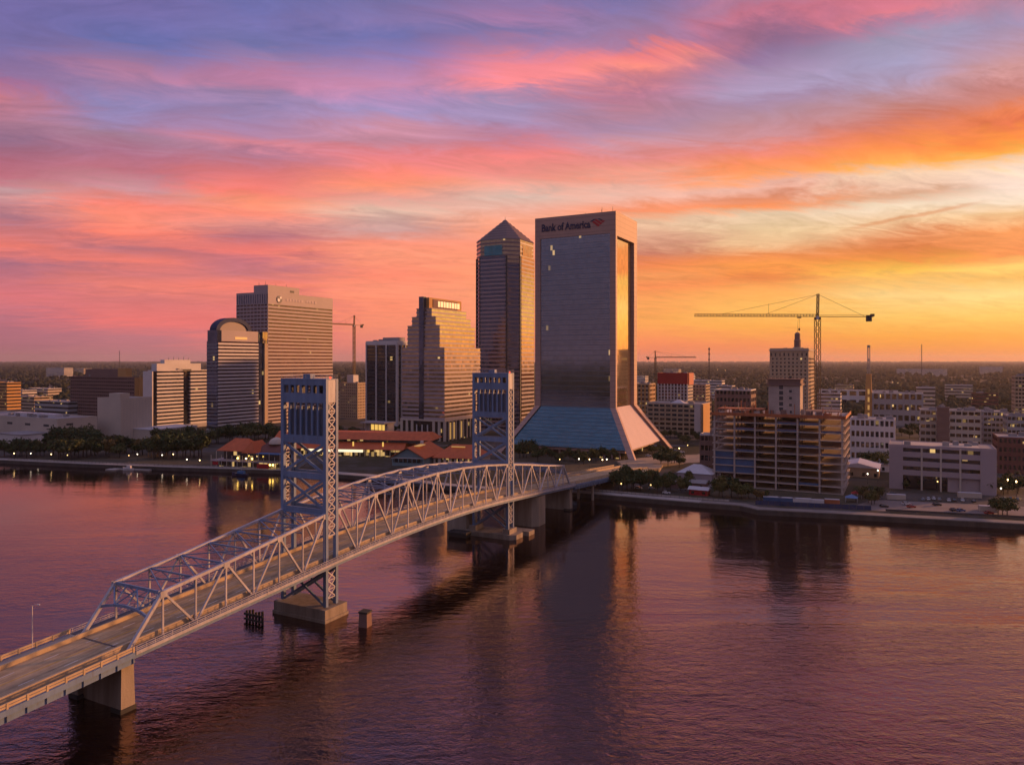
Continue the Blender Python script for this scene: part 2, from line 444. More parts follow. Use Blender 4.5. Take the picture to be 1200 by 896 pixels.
M['gl_boa'] = glass('mirror_glass', (0.30, 0.36, 0.45), cell=(1.9, 1.9, 4.0), lit=0.006, mull=0.10, lstr=0.6, coat=0.92, wob=0.003)  # some glowing panes are added glints of reflected bank lights
M['gl_boa_e'] = glass('mirror_glass_gold_sheen', (0.86, 0.66, 0.40), cell=(1.9, 1.9, 4.0), coat=0.92, wob=0.003)  # same glass, golden sky reflection put into its colour
M['gl_blue'] = glass('sloped_blue_glass', (0.055, 0.12, 0.155), cell=(2.4, 2.4, 2.6), mull=0.14, coat=0.8, wob=0.006)
M['gl_navy'] = glass('navy_glass', (0.14, 0.16, 0.24), cell=(2.2, 2.2, 3.8), coat=0.8, lit=0.002, lstr=0.8)
M['gl_bronze'] = glass('bronze_glass', (0.56, 0.43, 0.28), cell=(2.4, 2.4, 3.8), coat=0.85, lit=0.002, lstr=0.8)
M['gl_plum'] = glass('plum_glass', (0.14, 0.08, 0.08), cell=(2.4, 2.4, 3.8), coat=0.7, lit=0.004, lstr=0.8)
M['gl_teal'] = glass('teal_glass', (0.08, 0.30, 0.38), cell=(2.4, 2.4, 3.8), coat=0.8)
M['gl_lit'] = glass('lit_shopfront', (0.05, 0.04, 0.02), cell=(2.2, 2.2, 3.0), lit=0.35, lstr=0.9)
M['gl_some'] = glass('half_lit_windows', (0.02, 0.018, 0.018), cell=(2.6, 2.6, 3.4), lit=0.045, lstr=0.8)
M['lamp'] = glow('lamp_globe', (1.0, 0.66, 0.26), 10.0)
M['lamp_yellow'] = glow('yellow_lamp', (1.0, 0.65, 0.12), 14.0)
M['lit_room'] = glow('lit_interior', (1.0, 0.60, 0.13), 0.9)
M['lit_soft'] = glow('lit_ceiling', (1.0, 0.55, 0.16), 0.35)
M['lit_white'] = glow('lit_white', (1.0, 0.86, 0.55), 1.3)
M['beacon'] = glow('beacon_red', (1.0, 0.08, 0.04), 2.0)
M['slate'] = mat('slate_roof', (0.15, 0.10, 0.10), 0.5, 0.2, 0.1)
M['navyroof'] = mat('navy_crown', (0.018, 0.028, 0.080), 0.75, 0.2, 0.1)
M['grating'] = mat('walkway_grating', (0.11, 0.11, 0.13), 0.8, 0.3, 0.5)
M['lamp_dim'] = glow('lamp_globe_dim', (1.0, 0.62, 0.22), 3.5)
M['lamp_cool'] = glow('lamp_globe_pale', (1.0, 0.86, 0.62), 7.0)
M['quay_dark'] = mat('tide_stained_wall', (0.075, 0.062, 0.055), 0.9, 0.5, 0.2, streak=True)
M['slab_dark'] = mat('shaded_concrete', (0.17, 0.135, 0.115), 0.9, 0.35, 0.3)  # raw concrete with the frame's interior shade put into the colour
M['dusk'] = mat('dusk_granite', (0.20, 0.155, 0.165), 0.5, 0.12, 0.06)
# ------------------------------------------------------------------ water, ground, banks
def water_mat():
    m, t, p = principled('river_water')
    g = t.add('ShaderNodeTexCoord'); co = g.outputs['Object']
    def warped(rot, sx, sy):
        mp = t.add('ShaderNodeMapping'); mp.inputs['Rotation'].default_value = (0, 0, RAD(rot)); mp.inputs['Scale'].default_value = (sx, sy, 1)
        t.link(co, mp.inputs[0]); return mp.outputs[0]
    w1 = t.noise(warped(-10, 0.55, 1.0), 0.55, 4, 0.6, 0.5)
    w2 = t.noise(warped(16, 0.50, 1.0), 0.17, 3, 0.5, 0.3)
    w3 = t.noise(warped(4, 0.70, 1.0), 1.7, 2, 0.5, 0.2)
    calm = t.noise(warped(8, 0.22, 1.0), 0.011, 5, 0.62, 0.9)
    calm2 = t.noise(warped(-20, 0.35, 1.0), 0.035, 4, 0.6, 0.6)
    h = t.math('ADD', t.math('MULTIPLY', w1, 0.75), t.math('ADD', t.math('MULTIPLY', w2, 0.8), t.math('MULTIPLY', w3, 0.16)))
    cm = t.math('MULTIPLY', t.mapr(calm, 0.36, 0.64, 0.40, 1.45, True), t.mapr(calm2, 0.35, 0.65, 0.75, 1.2, True))
    lee = t.mapr(t.sep(co)[1], 110.0, 340.0, 2.0, 0.40)          # the far bank shelters its water
    h = t.math('MULTIPLY', h, t.math('MULTIPLY', cm, lee))
    b = t.add('ShaderNodeBump'); b.inputs['Strength'].default_value = 1.0; b.inputs['Distance'].default_value = WATER_D
    t.link(h, b.inputs['Height']); t.link(b.outputs[0], p.inputs['Normal'])
    p.inputs['Base Color'].default_value = (0.006, 0.003, 0.003, 1)
    t.link(t.mapr(calm, 0.36, 0.64, 0.03, 0.075, True), p.inputs['Roughness'])
    p.inputs['IOR'].default_value = 2.8
    p.inputs['Specular Tint'].default_value = (1.0, 0.66, 0.58, 1)
    return m
WATER_D = 0.165
wm = MB(); wm.raw([(-30000, -900, 0), (30000, -900, 0), (30000, 1200, 0), (-30000, 1200, 0)], [(0, 1, 2, 3)])
tag(wm.build('river_water', water_mat()), kind='structure')

def ground_mat():
    m, t, p = principled('city_ground')
    g = t.add('ShaderNodeTexCoord'); co = g.outputs['Object']
    n = t.noise(co, 0.012, 5, 0.6); n2 = t.noise(co, 0.09, 5, 0.65)
    c = t.ramp(t.math('MULTIPLY_ADD', n2, 0.35, t.math('MULTIPLY', n, 0.7)),
               [(0.36, (0.035, 0.040, 0.020, 1)), (0.48, (0.050, 0.045, 0.028, 1)), (0.56, (0.075, 0.070, 0.066, 1)), (0.72, (0.12, 0.105, 0.095, 1))])
    t.link(c, p.inputs['Base Color']); p.inputs['Roughness'].default_value = 0.95; p.inputs['Specular IOR Level'].default_value = 0.1
    return m
M['ground'] = ground_mat()
# shoreline of the far bank, left to right (plan metres)
SHORE = [(-9000, 620), (-1400, 600), (-700, 585), (-374, 548), (-300, 527), (-235, 512), (-147, 496), (-90, 470), (-40, 437), (0, 418), (39, 413), (97, 384), (116, 376), (121, 366), (158, 356), (196, 344), (232, 333), (300, 312), (520, 250), (1500, 120), (9000, 60)]
gm = MB()
vs = []; fs = []
far = [(-26000, 26000), (-22000, 26000), (-14000, 26000), (-9000, 26000), (-7000, 26000), (-5500, 26000), (-4000, 26000), (-2500, 26000), (-1200, 26000), (0, 26000), (1200, 26000), (2500, 26000), (4000, 26000), (5200, 26000), (6500, 26000), (8000, 26000), (9500, 26000), (12000, 26000), (15000, 26000), (20000, 26000), (26000, 26000)]
n = len(SHORE)
for (x, y), (fx, fy) in zip(SHORE, far):
    vs += [(x, y, GZ), (fx, fy, GZ)]
for i in range(n - 1):
    fs.append((2 * i, 2 * i + 2, 2 * i + 3, 2 * i + 1))
gm.raw(vs, fs)
tag(gm.build('city_ground', M['ground']), kind='structure')
sb = MB(); sb.raw([(-26000, -30000, GZ), (26000, -30000, GZ), (26000, -95, GZ), (600, -95, GZ), (150, -75, GZ), (-250, -85, GZ), (-900, -150, GZ), (-26000, -300, GZ)], [tuple(range(8))])
tag(sb.build('south_bank_ground', M['ground']), kind='structure')

def strip(pts, off0, off1, z0, z1):
    """a wall or pavement strip following a plan polyline, offset towards the land"""
    P = [Vector(p) for p in pts]; mb = MB(); L = []
    for i, p in enumerate(P):
        a = P[max(i - 1, 0)]; b = P[min(i + 1, len(P) - 1)]
        d = (b - a).normalized(); nn = Vector((-d.y, d.x))
        L.append((p + nn * off0, p + nn * off1))
    r = [[(q0.x, q0.y, z0), (q1.x, q1.y, z0), (q1.x, q1.y, z1), (q0.x, q0.y, z1)] for q0, q1 in L]
    mb.loft(r)
    return mb
def shore_part(x0, x1):
    return [p for p in SHORE if x0 <= p[0] <= x1]
LEFT = shore_part(-1400, -80); MID = shore_part(-100, 98); RIGHT = [(97, 384), (116, 376), (121, 366)] + shore_part(140, 1500)
def seawall(pts, label, cap):
    w = thing('seawall', label, 'seawall')
    strip(pts, -0.9, 0.0, -1.5, GZ - 0.15).build('wall_face', M['quay_dark'], w)
    strip(pts, -1.15, 0.35, GZ - 0.15, GZ + 0.35).build('coping', cap, w)
    return w
seawall(LEFT, 'long low concrete seawall under the trees of the left riverbank', M['walk'])
seawall(MID, 'low concrete seawall running under the far end of the bridge', M['walk'])
seawall(RIGHT, 'stepped concrete seawall below the construction site and car park', M['quay'])
tag(strip(LEFT, 0.35, 8.0, GZ - 0.3, GZ + 0.02).build('riverwalk_pavement', M['walk']), kind='structure')
tag(strip(MID, 0.35, 7.0, GZ - 0.3, GZ + 0.02).build('riverwalk_pavement', M['walk']), kind='structure')
tag(strip(RIGHT, 0.35, 7.0, GZ - 0.3, GZ + 0.02).build('riverwalk_pavement', M['quay']), kind='structure')

# ------------------------------------------------------------------ far-off woodland (one mass)
def woods(name, boxes, seed, zbase=GZ):
    rg = np.random.default_rng(seed)
    ico = []
    t = (1 + 5 ** 0.5) / 2
    base = np.array([(-1, t, 0), (1, t, 0), (-1, -t, 0), (1, -t, 0), (0, -1, t), (0, 1, t), (0, -1, -t), (0, 1, -t), (t, 0, -1), (t, 0, 1), (-t, 0, -1), (-t, 0, 1)], float)
    base /= np.linalg.norm(base[0])
    tri = [(0, 11, 5), (0, 5, 1), (0, 1, 7), (0, 7, 10), (0, 10, 11), (1, 5, 9), (5, 11, 4), (11, 10, 2), (10, 7, 6), (7, 1, 8), (3, 9, 4), (3, 4, 2), (3, 2, 6), (3, 6, 8), (3, 8, 9), (4, 9, 5), (2, 4, 11), (6, 2, 10), (8, 6, 7), (9, 8, 1)]
    vs = [v for v in base]; mids = {}; f2 = []
    def mid(a, b):
        k = (min(a, b), max(a, b))
        if k not in mids:
            q = vs[a] + vs[b]; vs.append(q / np.linalg.norm(q)); mids[k] = len(vs) - 1
        return mids[k]
    for a, b, c in tri:
        ab, bc, ca_ = mid(a, b), mid(b, c), mid(c, a)
        f2 += [(a, ab, ca_), (b, bc, ab), (c, ca_, bc), (ab, bc, ca_)]
    sph2 = np.array(vs); tri2 = np.array(f2); tri1 = np.array(tri)
    V = []; Fc = []; off = 0
    for (cx, cy, cz, r, rz, fine) in boxes(rg):
        s = sph2 if fine else base; tr = tri2 if fine else tri1
        j = 1 + rg.normal(0, 0.16, len(s))
        p = s * j[:, None] * np.array([r, r * rg.uniform(0.8, 1.2), rz]) + np.array([cx, cy, cz])
        V.append(p); Fc.append(tr + off); off += len(s)
    V = np.concatenate(V); Fc = np.concatenate(Fc)
    me = bpy.data.meshes.new(name)
    me.vertices.add(len(V)); me.vertices.foreach_set('co', V.astype(np.float32).ravel())
    me.loops.add(len(Fc) * 3); me.loops.foreach_set('vertex_index', Fc.astype(np.int32).ravel())
    me.polygons.add(len(Fc)); me.polygons.foreach_set('loop_start', np.arange(0, len(Fc) * 3, 3, dtype=np.int32))
    me.polygons.foreach_set('use_smooth', [True] * len(Fc)); me.materials.append(M['wood']); me.update(calc_edges=True)
    o = bpy.data.objects.new(name, me); COL.objects.link(o)
    return tag(o, kind='stuff')
def far_boxes(rg):
    out = []
    # nearer belt, tree by tree
    for _ in range(11000):
        Y = 900 * (3.9 ** rg.random()); X = (rg.random() * 1.62 - 0.81) * Y
        px = 600 + FPX * X / Y
        if Y < 1150 and px < 640: continue
        if math.sin(X * 0.008 + 1.3) * math.sin(Y * 0.011 + X * 0.003) > 0.45: continue
        r = rg.uniform(4.5, 8.5)
        out.append((X, Y, GZ + r * rg.uniform(0.5, 1.0), r, r * rg.uniform(0.8, 1.2), Y < 1500))
    # belt to the horizon, groves
    for _ in range(15000):
        Y = 3300 * (6.4 ** rg.random()); X = (rg.random() * 1.7 - 0.85) * Y
        r = rg.uniform(8, 20) * (Y / 3500) ** 0.75
        out.append((X, Y, GZ + rg.uniform(0, 7), r, rg.uniform(9, 15) + (Y / 22000) * 34, False))
    return out
woods('far_woodland', far_boxes, 5)
def south_boxes(rg):
    out = []
    for _ in range(2600):
        Y = -130 - 1500 * rg.random() ** 1.6; X = rg.uniform(-1900, 700)
        if X < -800: Y -= 90
        r = rg.uniform(5, 10); out.append((X, Y, GZ + r * 0.7, r, r * 1.1, False))
    for _ in range(1800):
        Y = -1600 - 9000 * rg.random(); X = rg.uniform(-11000, 3000)
        r = rg.uniform(25, 70); out.append((X, Y, GZ + 2, r, rg.uniform(12, 22), False))
    return out
woods('south_woodland', south_boxes, 9)

# haze over river, town and woods
hz = MB(); hz.box(-24000, 24000, -12000, 24500, -1.0, 226.0)
hm = bpy.data.materials.new('evening_haze'); hm.use_nodes = True
ht = NT(hm.node_tree); ht.n.clear()
hv = ht.add('ShaderNodeVolumePrincipled'); ho = ht.add('ShaderNodeOutputMaterial')
hv.inputs['Density'].default_value = 0.000032
hv.inputs['Color'].default_value = (0.86, 0.80, 0.84, 1)
hv.inputs['Anisotropy'].default_value = 0.3
ht.link(hv.outputs[0], ho.inputs['Volume'])
tag(hz.build('haze', hm), kind='stuff')

# ------------------------------------------------------------------ the lift bridge
BX, BY = -54.1, 216.0
bridge = thing('lift_bridge', 'long blue-grey steel truss bridge with two lift towers crossing the river', 'bridge', (BX, BY, 0), -RAD(TH))
XE, XW = -0.55, -17.25           # truss planes
def zr(t):
    if t < 0: return 17.3 + 0.064 * t
    if t > 118: return 17.3 - 0.064 * (t - 118)
    return 17.3 + 0.064 * t - 0.064 * t * t / 118.0
def top_z(t):
    K = [(-53.5, 23.3), (-35.7, 25.6), (-17.8, 28.2), (0, 30.9), (5.5, 31.4), (23.3, 33.3), (41.2, 34.6), (59, 35.1), (76.9, 34.7), (94.7, 33.5), (112.5, 31.6), (118.3, 31.0), (136.2, 28.6), (154, 26.0), (172, 23.8)]
    if t <= K[0][0]: return K[0][1]
    for (a, za), (b, zb) in zip(K, K[1:]):
        if t <= b: return za + (zb - za) * (t - a) / (b - a)
    return K[-1][1]
def truss(name, ts, hip0, hip1):
    """ts: panel points; hip0/hip1 tell whether that end slopes down to the deck or butts against a tower"""
    n = len(ts) - 1
    bot = [zr(t) - 0.9 for t in ts]; top = [top_z(t) for t in ts]
    i0 = 1 if hip0 else 0; i1 = n - 1 if hip1 else n
    mb = MB()
    for x in (XE, XW):
        for i in range(n): mb.bar((x, ts[i], bot[i]), (x, ts[i + 1], bot[i + 1]), 0.6, 0.8)
    for i in range(0, n + 1):
        mb.bar((XW, ts[i], bot[i] - 0.15), (XE, ts[i], bot[i] - 0.15), 0.4, 1.3)
    sp = mb.build(name, M['steel_pale'], bridge)
    for x in (XE, XW):
        ch = MB()
        for i in range(i0, i1): ch.bar((x, ts[i], top[i]), (x, ts[i + 1], top[i + 1]), 0.78, 0.72)
        ch.build('top_chord', M['steel_pale'], sp)
    for x in (XE, XW):
        if hip0: MB().bar((x, ts[0], bot[0]), (x, ts[1], top[1]), 0.8, 0.7).build('end_post', M['steel_pale'], sp)
        if hip1: MB().bar((x, ts[n], bot[n]), (x, ts[n - 1], top[n - 1]), 0.8, 0.7).build('end_post', M['steel_pale'], sp)
        for i in range(i0, i1 + 1):
            MB().bar((x, ts[i], bot[i]), (x, ts[i], top[i]), 0.34, 0.42).build('vertical', M['steel_pale'], sp)
            if i in (i0, i1): continue
        for i in range(n):
            # W pattern: gussets on every second panel point
            k = i - (1 if hip0 else 0)
            if hip0 and i == 0: continue
            if hip1 and i == n - 1: continue
            if k % 2 == 0: a, b = (x, ts[i], top[i]), (x, ts[i + 1], bot[i + 1])
            else: a, b = (x, ts[i], bot[i]), (x, ts[i + 1], top[i + 1])
            MB().bar(a, b, 0.42, 0.5).build('diagonal', M['steel_pale'], sp)
        for i in range(i0, i1 + 1, 2):
            g = MB()
            for s in (-0.42, 0.42):
                g.box(x + s - 0.03, x + s + 0.03, ts[i] - 0.9, ts[i] + 0.9, top[i] - 1.15, top[i] + 0.35)
            g.build('gusset_plate', M['steel_pale'], sp)
    # overhead bracing
    for i in range(i0, i1 + 1):
        m2 = MB().bar((XW, ts[i], top[i] - 0.1), (XE, ts[i], top[i] - 0.1), 0.35, 0.4)
        m2.bar((XW, ts[i], top[i] - 2.1), (XE, ts[i], top[i] - 2.1), 0.22, 0.26)
        for k in range(4):
            xa = XW + (XE - XW) * k / 4; xb = XW + (XE - XW) * (k + 1) / 4
            z0, z1 = (top[i] - 2.1, top[i] - 0.1) if k % 2 == 0 else (top[i] - 0.1, top[i] - 2.1)
            m2.bar((xa, ts[i], z0), (xb, ts[i], z1), 0.16)
        m2.build('top_strut', M['steel'], sp)
    for i in range(i0, i1):
        MB().bar((XW, ts[i], top[i]), (XE, ts[i + 1], top[i + 1]), 0.26).bar((XE, ts[i], top[i] - 0.03), (XW, ts[i + 1], top[i + 1] - 0.03), 0.24).build('lateral_brace', M['steel'], sp)
    for hip, i, j in ((hip0, 0, 1), (hip1, n, n - 1)):
        if not hip: continue
        # portal: top beam, curved lower beam and bracing in the plane of the end posts
        def P(x, f): return (x, ts[i] + (ts[j] - ts[i]) * f, bot[i] + (top[j] - bot[i]) * f)
        pm = MB(); ps = [XW + (XE - XW) * k / 8 for k in range(9)]
        pm.bar(P(XW, 0.985), P(XE, 0.985), 0.45, 0.7)
        low = [0.66 - 0.055 * (abs(k - 4) / 4) ** 2 * 1.6 for k in range(9)]
        for k in range(8): pm.bar(P(ps[k], low[k]), P(ps[k + 1], low[k + 1]), 0.4, 0.6)
        for k in (2, 4, 6): pm.bar(P(ps[k], low[k]), P(ps[k], 0.985), 0.3)
        for k in range(0, 8, 2):
            a, b = (k, k + 2) if (k // 2) % 2 == 0 else (k + 2, k)
            pm.bar(P(ps[a], 0.95), P(ps[b], low[b]), 0.3)
        pm.build('portal_frame', M['steel'], sp)
    return sp
S_T = [-62.4 + 8.914 * i for i in range(8)]
L_T = [5.6 + 8.908 * i for i in range(13)]
N_T = [118.4 + 8.94 * i for i in range(8)]
truss('side_span', S_T, True, False)
truss('lift_span', L_T, False, False)
truss('side_span', N_T, False, True)

def deck_line(t0, t1, step): 
    k = max(1, int(round((t1 - t0) / step))); return [t0 + (t1 - t0) * i / k for i in range(k + 1)]
def along(ts, x0, x1, dz0, dz1):
    return MB().loft([[(x0, t, zr(t) + dz0), (x1, t, zr(t) + dz0), (x1, t, zr(t) + dz1), (x0, t, zr(t) + dz1)] for t in ts])
def road_mat():
    m, t, p = principled('bridge_roadway')
    g = t.add('ShaderNodeTexCoord')
    mp = t.add('ShaderNodeMapping'); mp.inputs['Scale'].default_value = (1.0, 0.02, 1.0)
    t.link(g.outputs['Object'], mp.inputs[0])
    a = t.noise(mp.outputs[0], 1.1, 5, 0.7); b = t.noise(g.outputs['Object'], 0.25, 5, 0.65)
    c = t.ramp(t.math('MULTIPLY_ADD', b, 0.35, t.math('MULTIPLY', a, 0.75)), [(0.35, (0.13, 0.09, 0.06, 1)), (0.52, (0.34, 0.245, 0.14, 1)), (0.70, (0.54, 0.40, 0.24, 1))])
    t.link(c, p.inputs['Base Color']); p.inputs['Roughness'].default_value = 0.8
    return m
M['road'] = road_mat()
ALLT = deck_line(-230, 300, 6)
along(ALLT, -15.9, -1.9, -0.55, 0.0).build('roadway', M['road'], bridge)
for x in (-8.85, -9.1):
    along(ALLT, x - 0.07, x + 0.07, 0.006, 0.012).build('centre_line', mat('lane_yellow', (0.5, 0.33, 0.06), 0.8, 0.4, 1.0), bridge)
dash = MB()
for t in deck_line(-226, 296, 9):
    for x in (-5.5, -12.4):
        dash.raw([(x - 0.08, t, zr(t) + 0.008), (x + 0.08, t, zr(t) + 0.008), (x + 0.08, t + 3, zr(t + 3) + 0.008), (x - 0.08, t + 3, zr(t + 3) + 0.008)], [(0, 1, 2, 3)])
dash.build('lane_dashes', M['signwhite'], bridge)
for x0, x1 in ((-1.9, -1.35), (-16.45, -15.9)):
    along(ALLT, x0, x1, -0.5, 0.95).build('road_barrier', M['barrier'], bridge)
def walkway(ts, x0, x1, outer, steel):
    w = along(ts, x0, x1, -0.35, 0.12).build('sidewalk', M['grating'] if steel else M['walk'], bridge)
    xo = x1 if outer > 0 else x0
    along(ts, xo - 0.12, xo + 0.12, -0.55 if steel else -1.0, 0.16).build('fascia_girder', M['steel_pale'] if steel else M['steel'], w)
    r = MB(); xr = xo - 0.15 * outer
    if steel: along(ts, xo - 0.75, xo - 0.45, -1.5, -0.36).build('edge_stringer', M['steel'], w)
    mt = M['steel_pale'] if steel else M['barrier']
    hs = (1.25, 0.75, 0.4) if steel else (1.15, 0.62)
    for h in hs:
        wd = 0.07 if steel else 0.2
        r.loft([[(xr - wd / 2, t, zr(t) + h - wd), (xr + wd / 2, t, zr(t) + h - wd), (xr + wd / 2, t, zr(t) + h + wd), (xr - wd / 2, t, zr(t) + h + wd)] for t in ts])
    stp = 2.2 if steel else 3.6
    for t in deck_line(ts[0] + 0.3, ts[-1] - 0.3, stp):
        wd = 0.06 if steel else 0.19
        r.box(xr - wd, xr + wd, t - wd, t + wd, zr(t) + 0.1, zr(t) + hs[0] + wd)
    r.build('railing', mt, w)
TR = deck_line(-62.4, 181, 5); SA = deck_line(-230, -62.6, 6); NA = deck_line(181.2, 300, 6)
for ts, steel in ((TR, True), (SA, False), (NA, False)):
    walkway(ts, 0.25, 2.6, 1, steel)
    walkway(ts, -20.4, -18.05, -1, steel)
# approach girders
for ts in (SA, NA):
    for x in (1.7, -3.5, -8.9, -14.3, -19.5):
        g = along(ts, x - 0.25, x + 0.25, -2.5, -0.55)
        if x > 0:
            for t in deck_line(ts[0], ts[-1], 3.6): g.box(x + 0.25, x + 0.5, t - 0.12, t + 0.12, zr(t) - 2.45, zr(t) - 1.02)
        g.build('approach_girder', M['steel'], bridge)
    along(ts, -18.05, -15.9, -0.55, -0.36).build('deck_edge', M['walk'], bridge)
    along(ts, -1.9, 0.25, -0.55, -0.36).build('deck_edge', M['walk'], bridge)
MB().box(-15.9, -1.9, -62.75, -62.2, zr(-62.4) - .02, zr(-62.4) + .015).build('expansion_joint', M['darkmetal'], bridge)

# lift towers
TW = 17.8
def lift_tower(y0):
    y1 = y0 + 5.3; zt = 70.4; zb = 4.0
    mb = MB(); c = 1.15; d = 1.0
    for xa in (-TW, -c):
        for ya in (y0, y1 - d):
            mb.box(xa, xa + c, ya, ya + d, zb, zt)
    tw = mb.build('lift_tower', M['steel'], bridge)
    xi0, xi1 = -TW + c, -c
    for ya, yb in ((y0 + 0.1, y0 + 0.7), (y1 - 0.7, y1 - 0.1)):
        MB().box(xi0, xi1, ya, yb, 68.6, 70.2).build('top_girder', M['steel'], tw)
        MB().box(xi0, xi1, ya, yb, 63.4, 66.3).build('plate_girder', M['steel'], tw)
        MB().box(xi0, xi1, ya, yb, 51.4, 53.8).build('plate_girder', M['steel'], tw)
        stepx = (xi1 - xi0) / 7
        for k in range(1, 7):
            x = xi0 + stepx * k
            MB().box(x - 0.4, x + 0.4, ya + 0.05, yb - 0.05, 66.3, 68.6).build('mullion', M['steel'], tw)
            MB().box(x - 0.32, x + 0.32, ya + 0.05, yb - 0.05, 53.8, 63.4).build('mullion', M['steel'], tw)
        ym = (ya + yb) / 2
        MB().box(xi0, xi1, ya, yb, 41.0, 42.8).build('strut', M['steel'], tw)
        MB().box(xi0, xi1, ya, yb, 30.6, 32.4).build('strut', M['steel'], tw)
        for za, zb2 in ((42.8, 51.4), (32.4, 41.0)):
            MB().bar((xi0, ym, za), (xi1, ym, zb2), 0.5, 0.8).build('cross_brace', M['steel'], tw)
            MB().bar((xi1, ym + 0.05, za), (xi0, ym + 0.05, zb2), 0.45, 0.75).build('cross_brace', M['steel'], tw)
        zd = zr(y0) - 3.2
        MB().bar((xi0, ym, 4.4), (xi1, ym, zd), 0.45, 0.7).build('cross_brace', M['steel'], tw)
        MB().bar((xi1, ym + 0.05, 4.4), (xi0, ym + 0.05, zd), 0.4, 0.65).build('cross_brace', M['steel'], tw)
        MB().box(xi0, xi1, ya, yb, zd, zd + 1.0).build('strut', M['steel'], tw)
    for xa in (-TW + 0.1, -c + 0.1):
        xb = xa + c - 0.2
        MB().box(xa, xb, y0 + d, y1 - d, 63.6, 70.3).build('side_plate', M['steel_pale'], tw)
        lc = MB(); k = 0
        zz = 63.6
        while zz > 6.5:
            z2 = zz - 2.6
            if not (zr(y0) - 1.5 < zz < zr(y0) + 6.5 or zr(y0) - 1.5 < z2 < zr(y0) + 6.5):
                xm = xb - 0.15 if xa > -9 else xa + 0.15
                lc.bar((xm, y0 + d, zz), (xm, y1 - d, z2), 0.16, 0.34).bar((xm - .02, y1 - d, zz), (xm - .02, y0 + d, z2), 0.15, 0.32)
                lc.bar((xm, y0 + d, z2), (xm, y1 - d, z2), 0.14, 0.3)
            zz = z2
        lc.build('lacing', M['steel_pale'], tw)
    MB().box(xi0 + 0.6, xi1 - 0.6, y0 + 1.25, y1 - 1.25, 52.5, 61.6).build('counterweight', M['ballast'], tw)
    MB().box(-TW + .05, -.05, y0 + .05, y1 - .05, 70.22, 70.55).build('top_deck', M['steel'], tw)
    for x in (-14.6, -11.2, -6.4, -3.2):
        s = MB().tube((x - 0.35, y0 + 2.65, 67.5), (x + 0.35, y0 + 2.65, 67.5), 1.45, n=20)
        s.build('sheave', M['darkmetal'], tw)
    rp = MB()
    for x in (-14.6, -11.2, -6.4, -3.2):
        for q in (-0.15, 0.15): rp.bar((x + q, y0 + 1.15, 61.6), (x + q, y0 + 1.15, 67.5), 0.07)
    rp.build('hoist_rope', M['darkmetal'], tw)
    rl = MB()
    for h in (71.15, 71.65):
        for ya in (y0 + 0.12, y1 - 0.12): rl.bar((-TW + 0.1, ya, h), (-0.1, ya, h), 0.06)
        for xa in (-TW + 0.12, -0.12): rl.bar((xa, y0 + 0.1, h), (xa, y1 - 0.1, h), 0.06)
    for k in range(10):
        x = -TW + 0.12 + (TW - 0.24) * k / 9
        for ya in (y0 + 0.12, y1 - 0.12): rl.box(x - 0.03, x + 0.03, ya - 0.03, ya + 0.03, 70.55, 71.68)
    rl.build('top_railing', M['steel'], tw)
    MB().box(-10.3, -7.6, y0 + 1.6, y1 - 1.6, 70.55, 71.9).build('machinery_house', M['steel'], tw)
    MB().lathe((-0.7, y0 + 2.6, 70.55), [(0.22, 0), (0.28, 0.3), (0.22, 0.6), (0.05, 0.7)], 8).build('beacon', M['beacon'], tw)
    return tw
lift_tower(0.0)
lift_tower(113.0)

# river piers
def pier_mat(): return M['concrete']
def wall_pier(t, zt, z0=-3.0):
    p = MB().box(-15.6, -2.6, t - 0.5, t + 0.9, z0 + 7.2, zt - 0.6).box(-15.6, -2.6, t - 0.4, t + 0.8, z0, z0 + 7.2).build('pier', M['concrete'], bridge)
    for xa in (-18.0, -2.9):
        MB().loft([[(xa - .25, t - 1.75, z0), (xa + 2.95, t - 1.75, z0), (xa + 2.95, t + 1.75, z0), (xa - .25, t + 1.75, z0)],
                   [(xa, t - 1.45, zt - .7), (xa + 2.7, t - 1.45, zt - .7), (xa + 2.7, t + 1.45, zt - .7), (xa, t + 1.45, zt - .7)]]).build('pier_column', M['concrete'], p)
        MB().box(xa - .15, xa + 2.85, t - 1.6, t + 1.6, zt - .7, zt - .3).build('pier_cap', M['concrete'], p)
        MB().box(xa + .8, xa + 2.0, t - .7, t + .7, zt - .3, zt + 1.3).build('bearing', M['steel'], p)
        MB().box(xa - .36, xa + 3.06, t - 1.86, t + 1.86, -2.5, 1.0).build('waterline_stain', M['timber'], p)
    return p
wall_pier(-62.4, zr(-62.4) - 2.5)
wall_pier(181.0, zr(181) - 2.5)
wall_pier(-110, zr(-110) - 2.5); wall_pier(-158, zr(-158) - 2.5)
def octo(x0, x1, y0, y1, c): return [(x0 + c, y0), (x1 - c, y0), (x1, y0 + c), (x1, y1 - c), (x1 - c, y1), (x0 + c, y1), (x0, y1 - c), (x0, y0 + c)]
MB().prism([(-19.2, -1.4), (0.9, -1.4), (0.9, 8.2), (-19.2, 8.2)], -3, 3.7).prism([(-19.5, -1.7), (1.2, -1.7), (1.2, 8.5), (-19.5, 8.5)], -3, 0.9).build('tower_pier', M['concrete'], bridge)
p2 = MB().prism(octo(-21.5, 3.8, 111.0, 121.5, 2.2), -3, 2.0).build('tower_pier', M['concrete'], bridge)
for xa in (-19.0, -2.3):
    MB().box(xa, xa + 3.3, 112.2, 119.0, 2.0, 4.05).build('pedestal', M['concrete'], p2)
MB().prism(octo(-17.0, 1.2, 138, 150, 2.5), -3, zr(144) - 2.2).build('pier', M['concrete'], bridge)
MB().box(-8, 5.6, 121.5, 127, -3, 1.9).build('fender_wall', M['concrete'], p2)
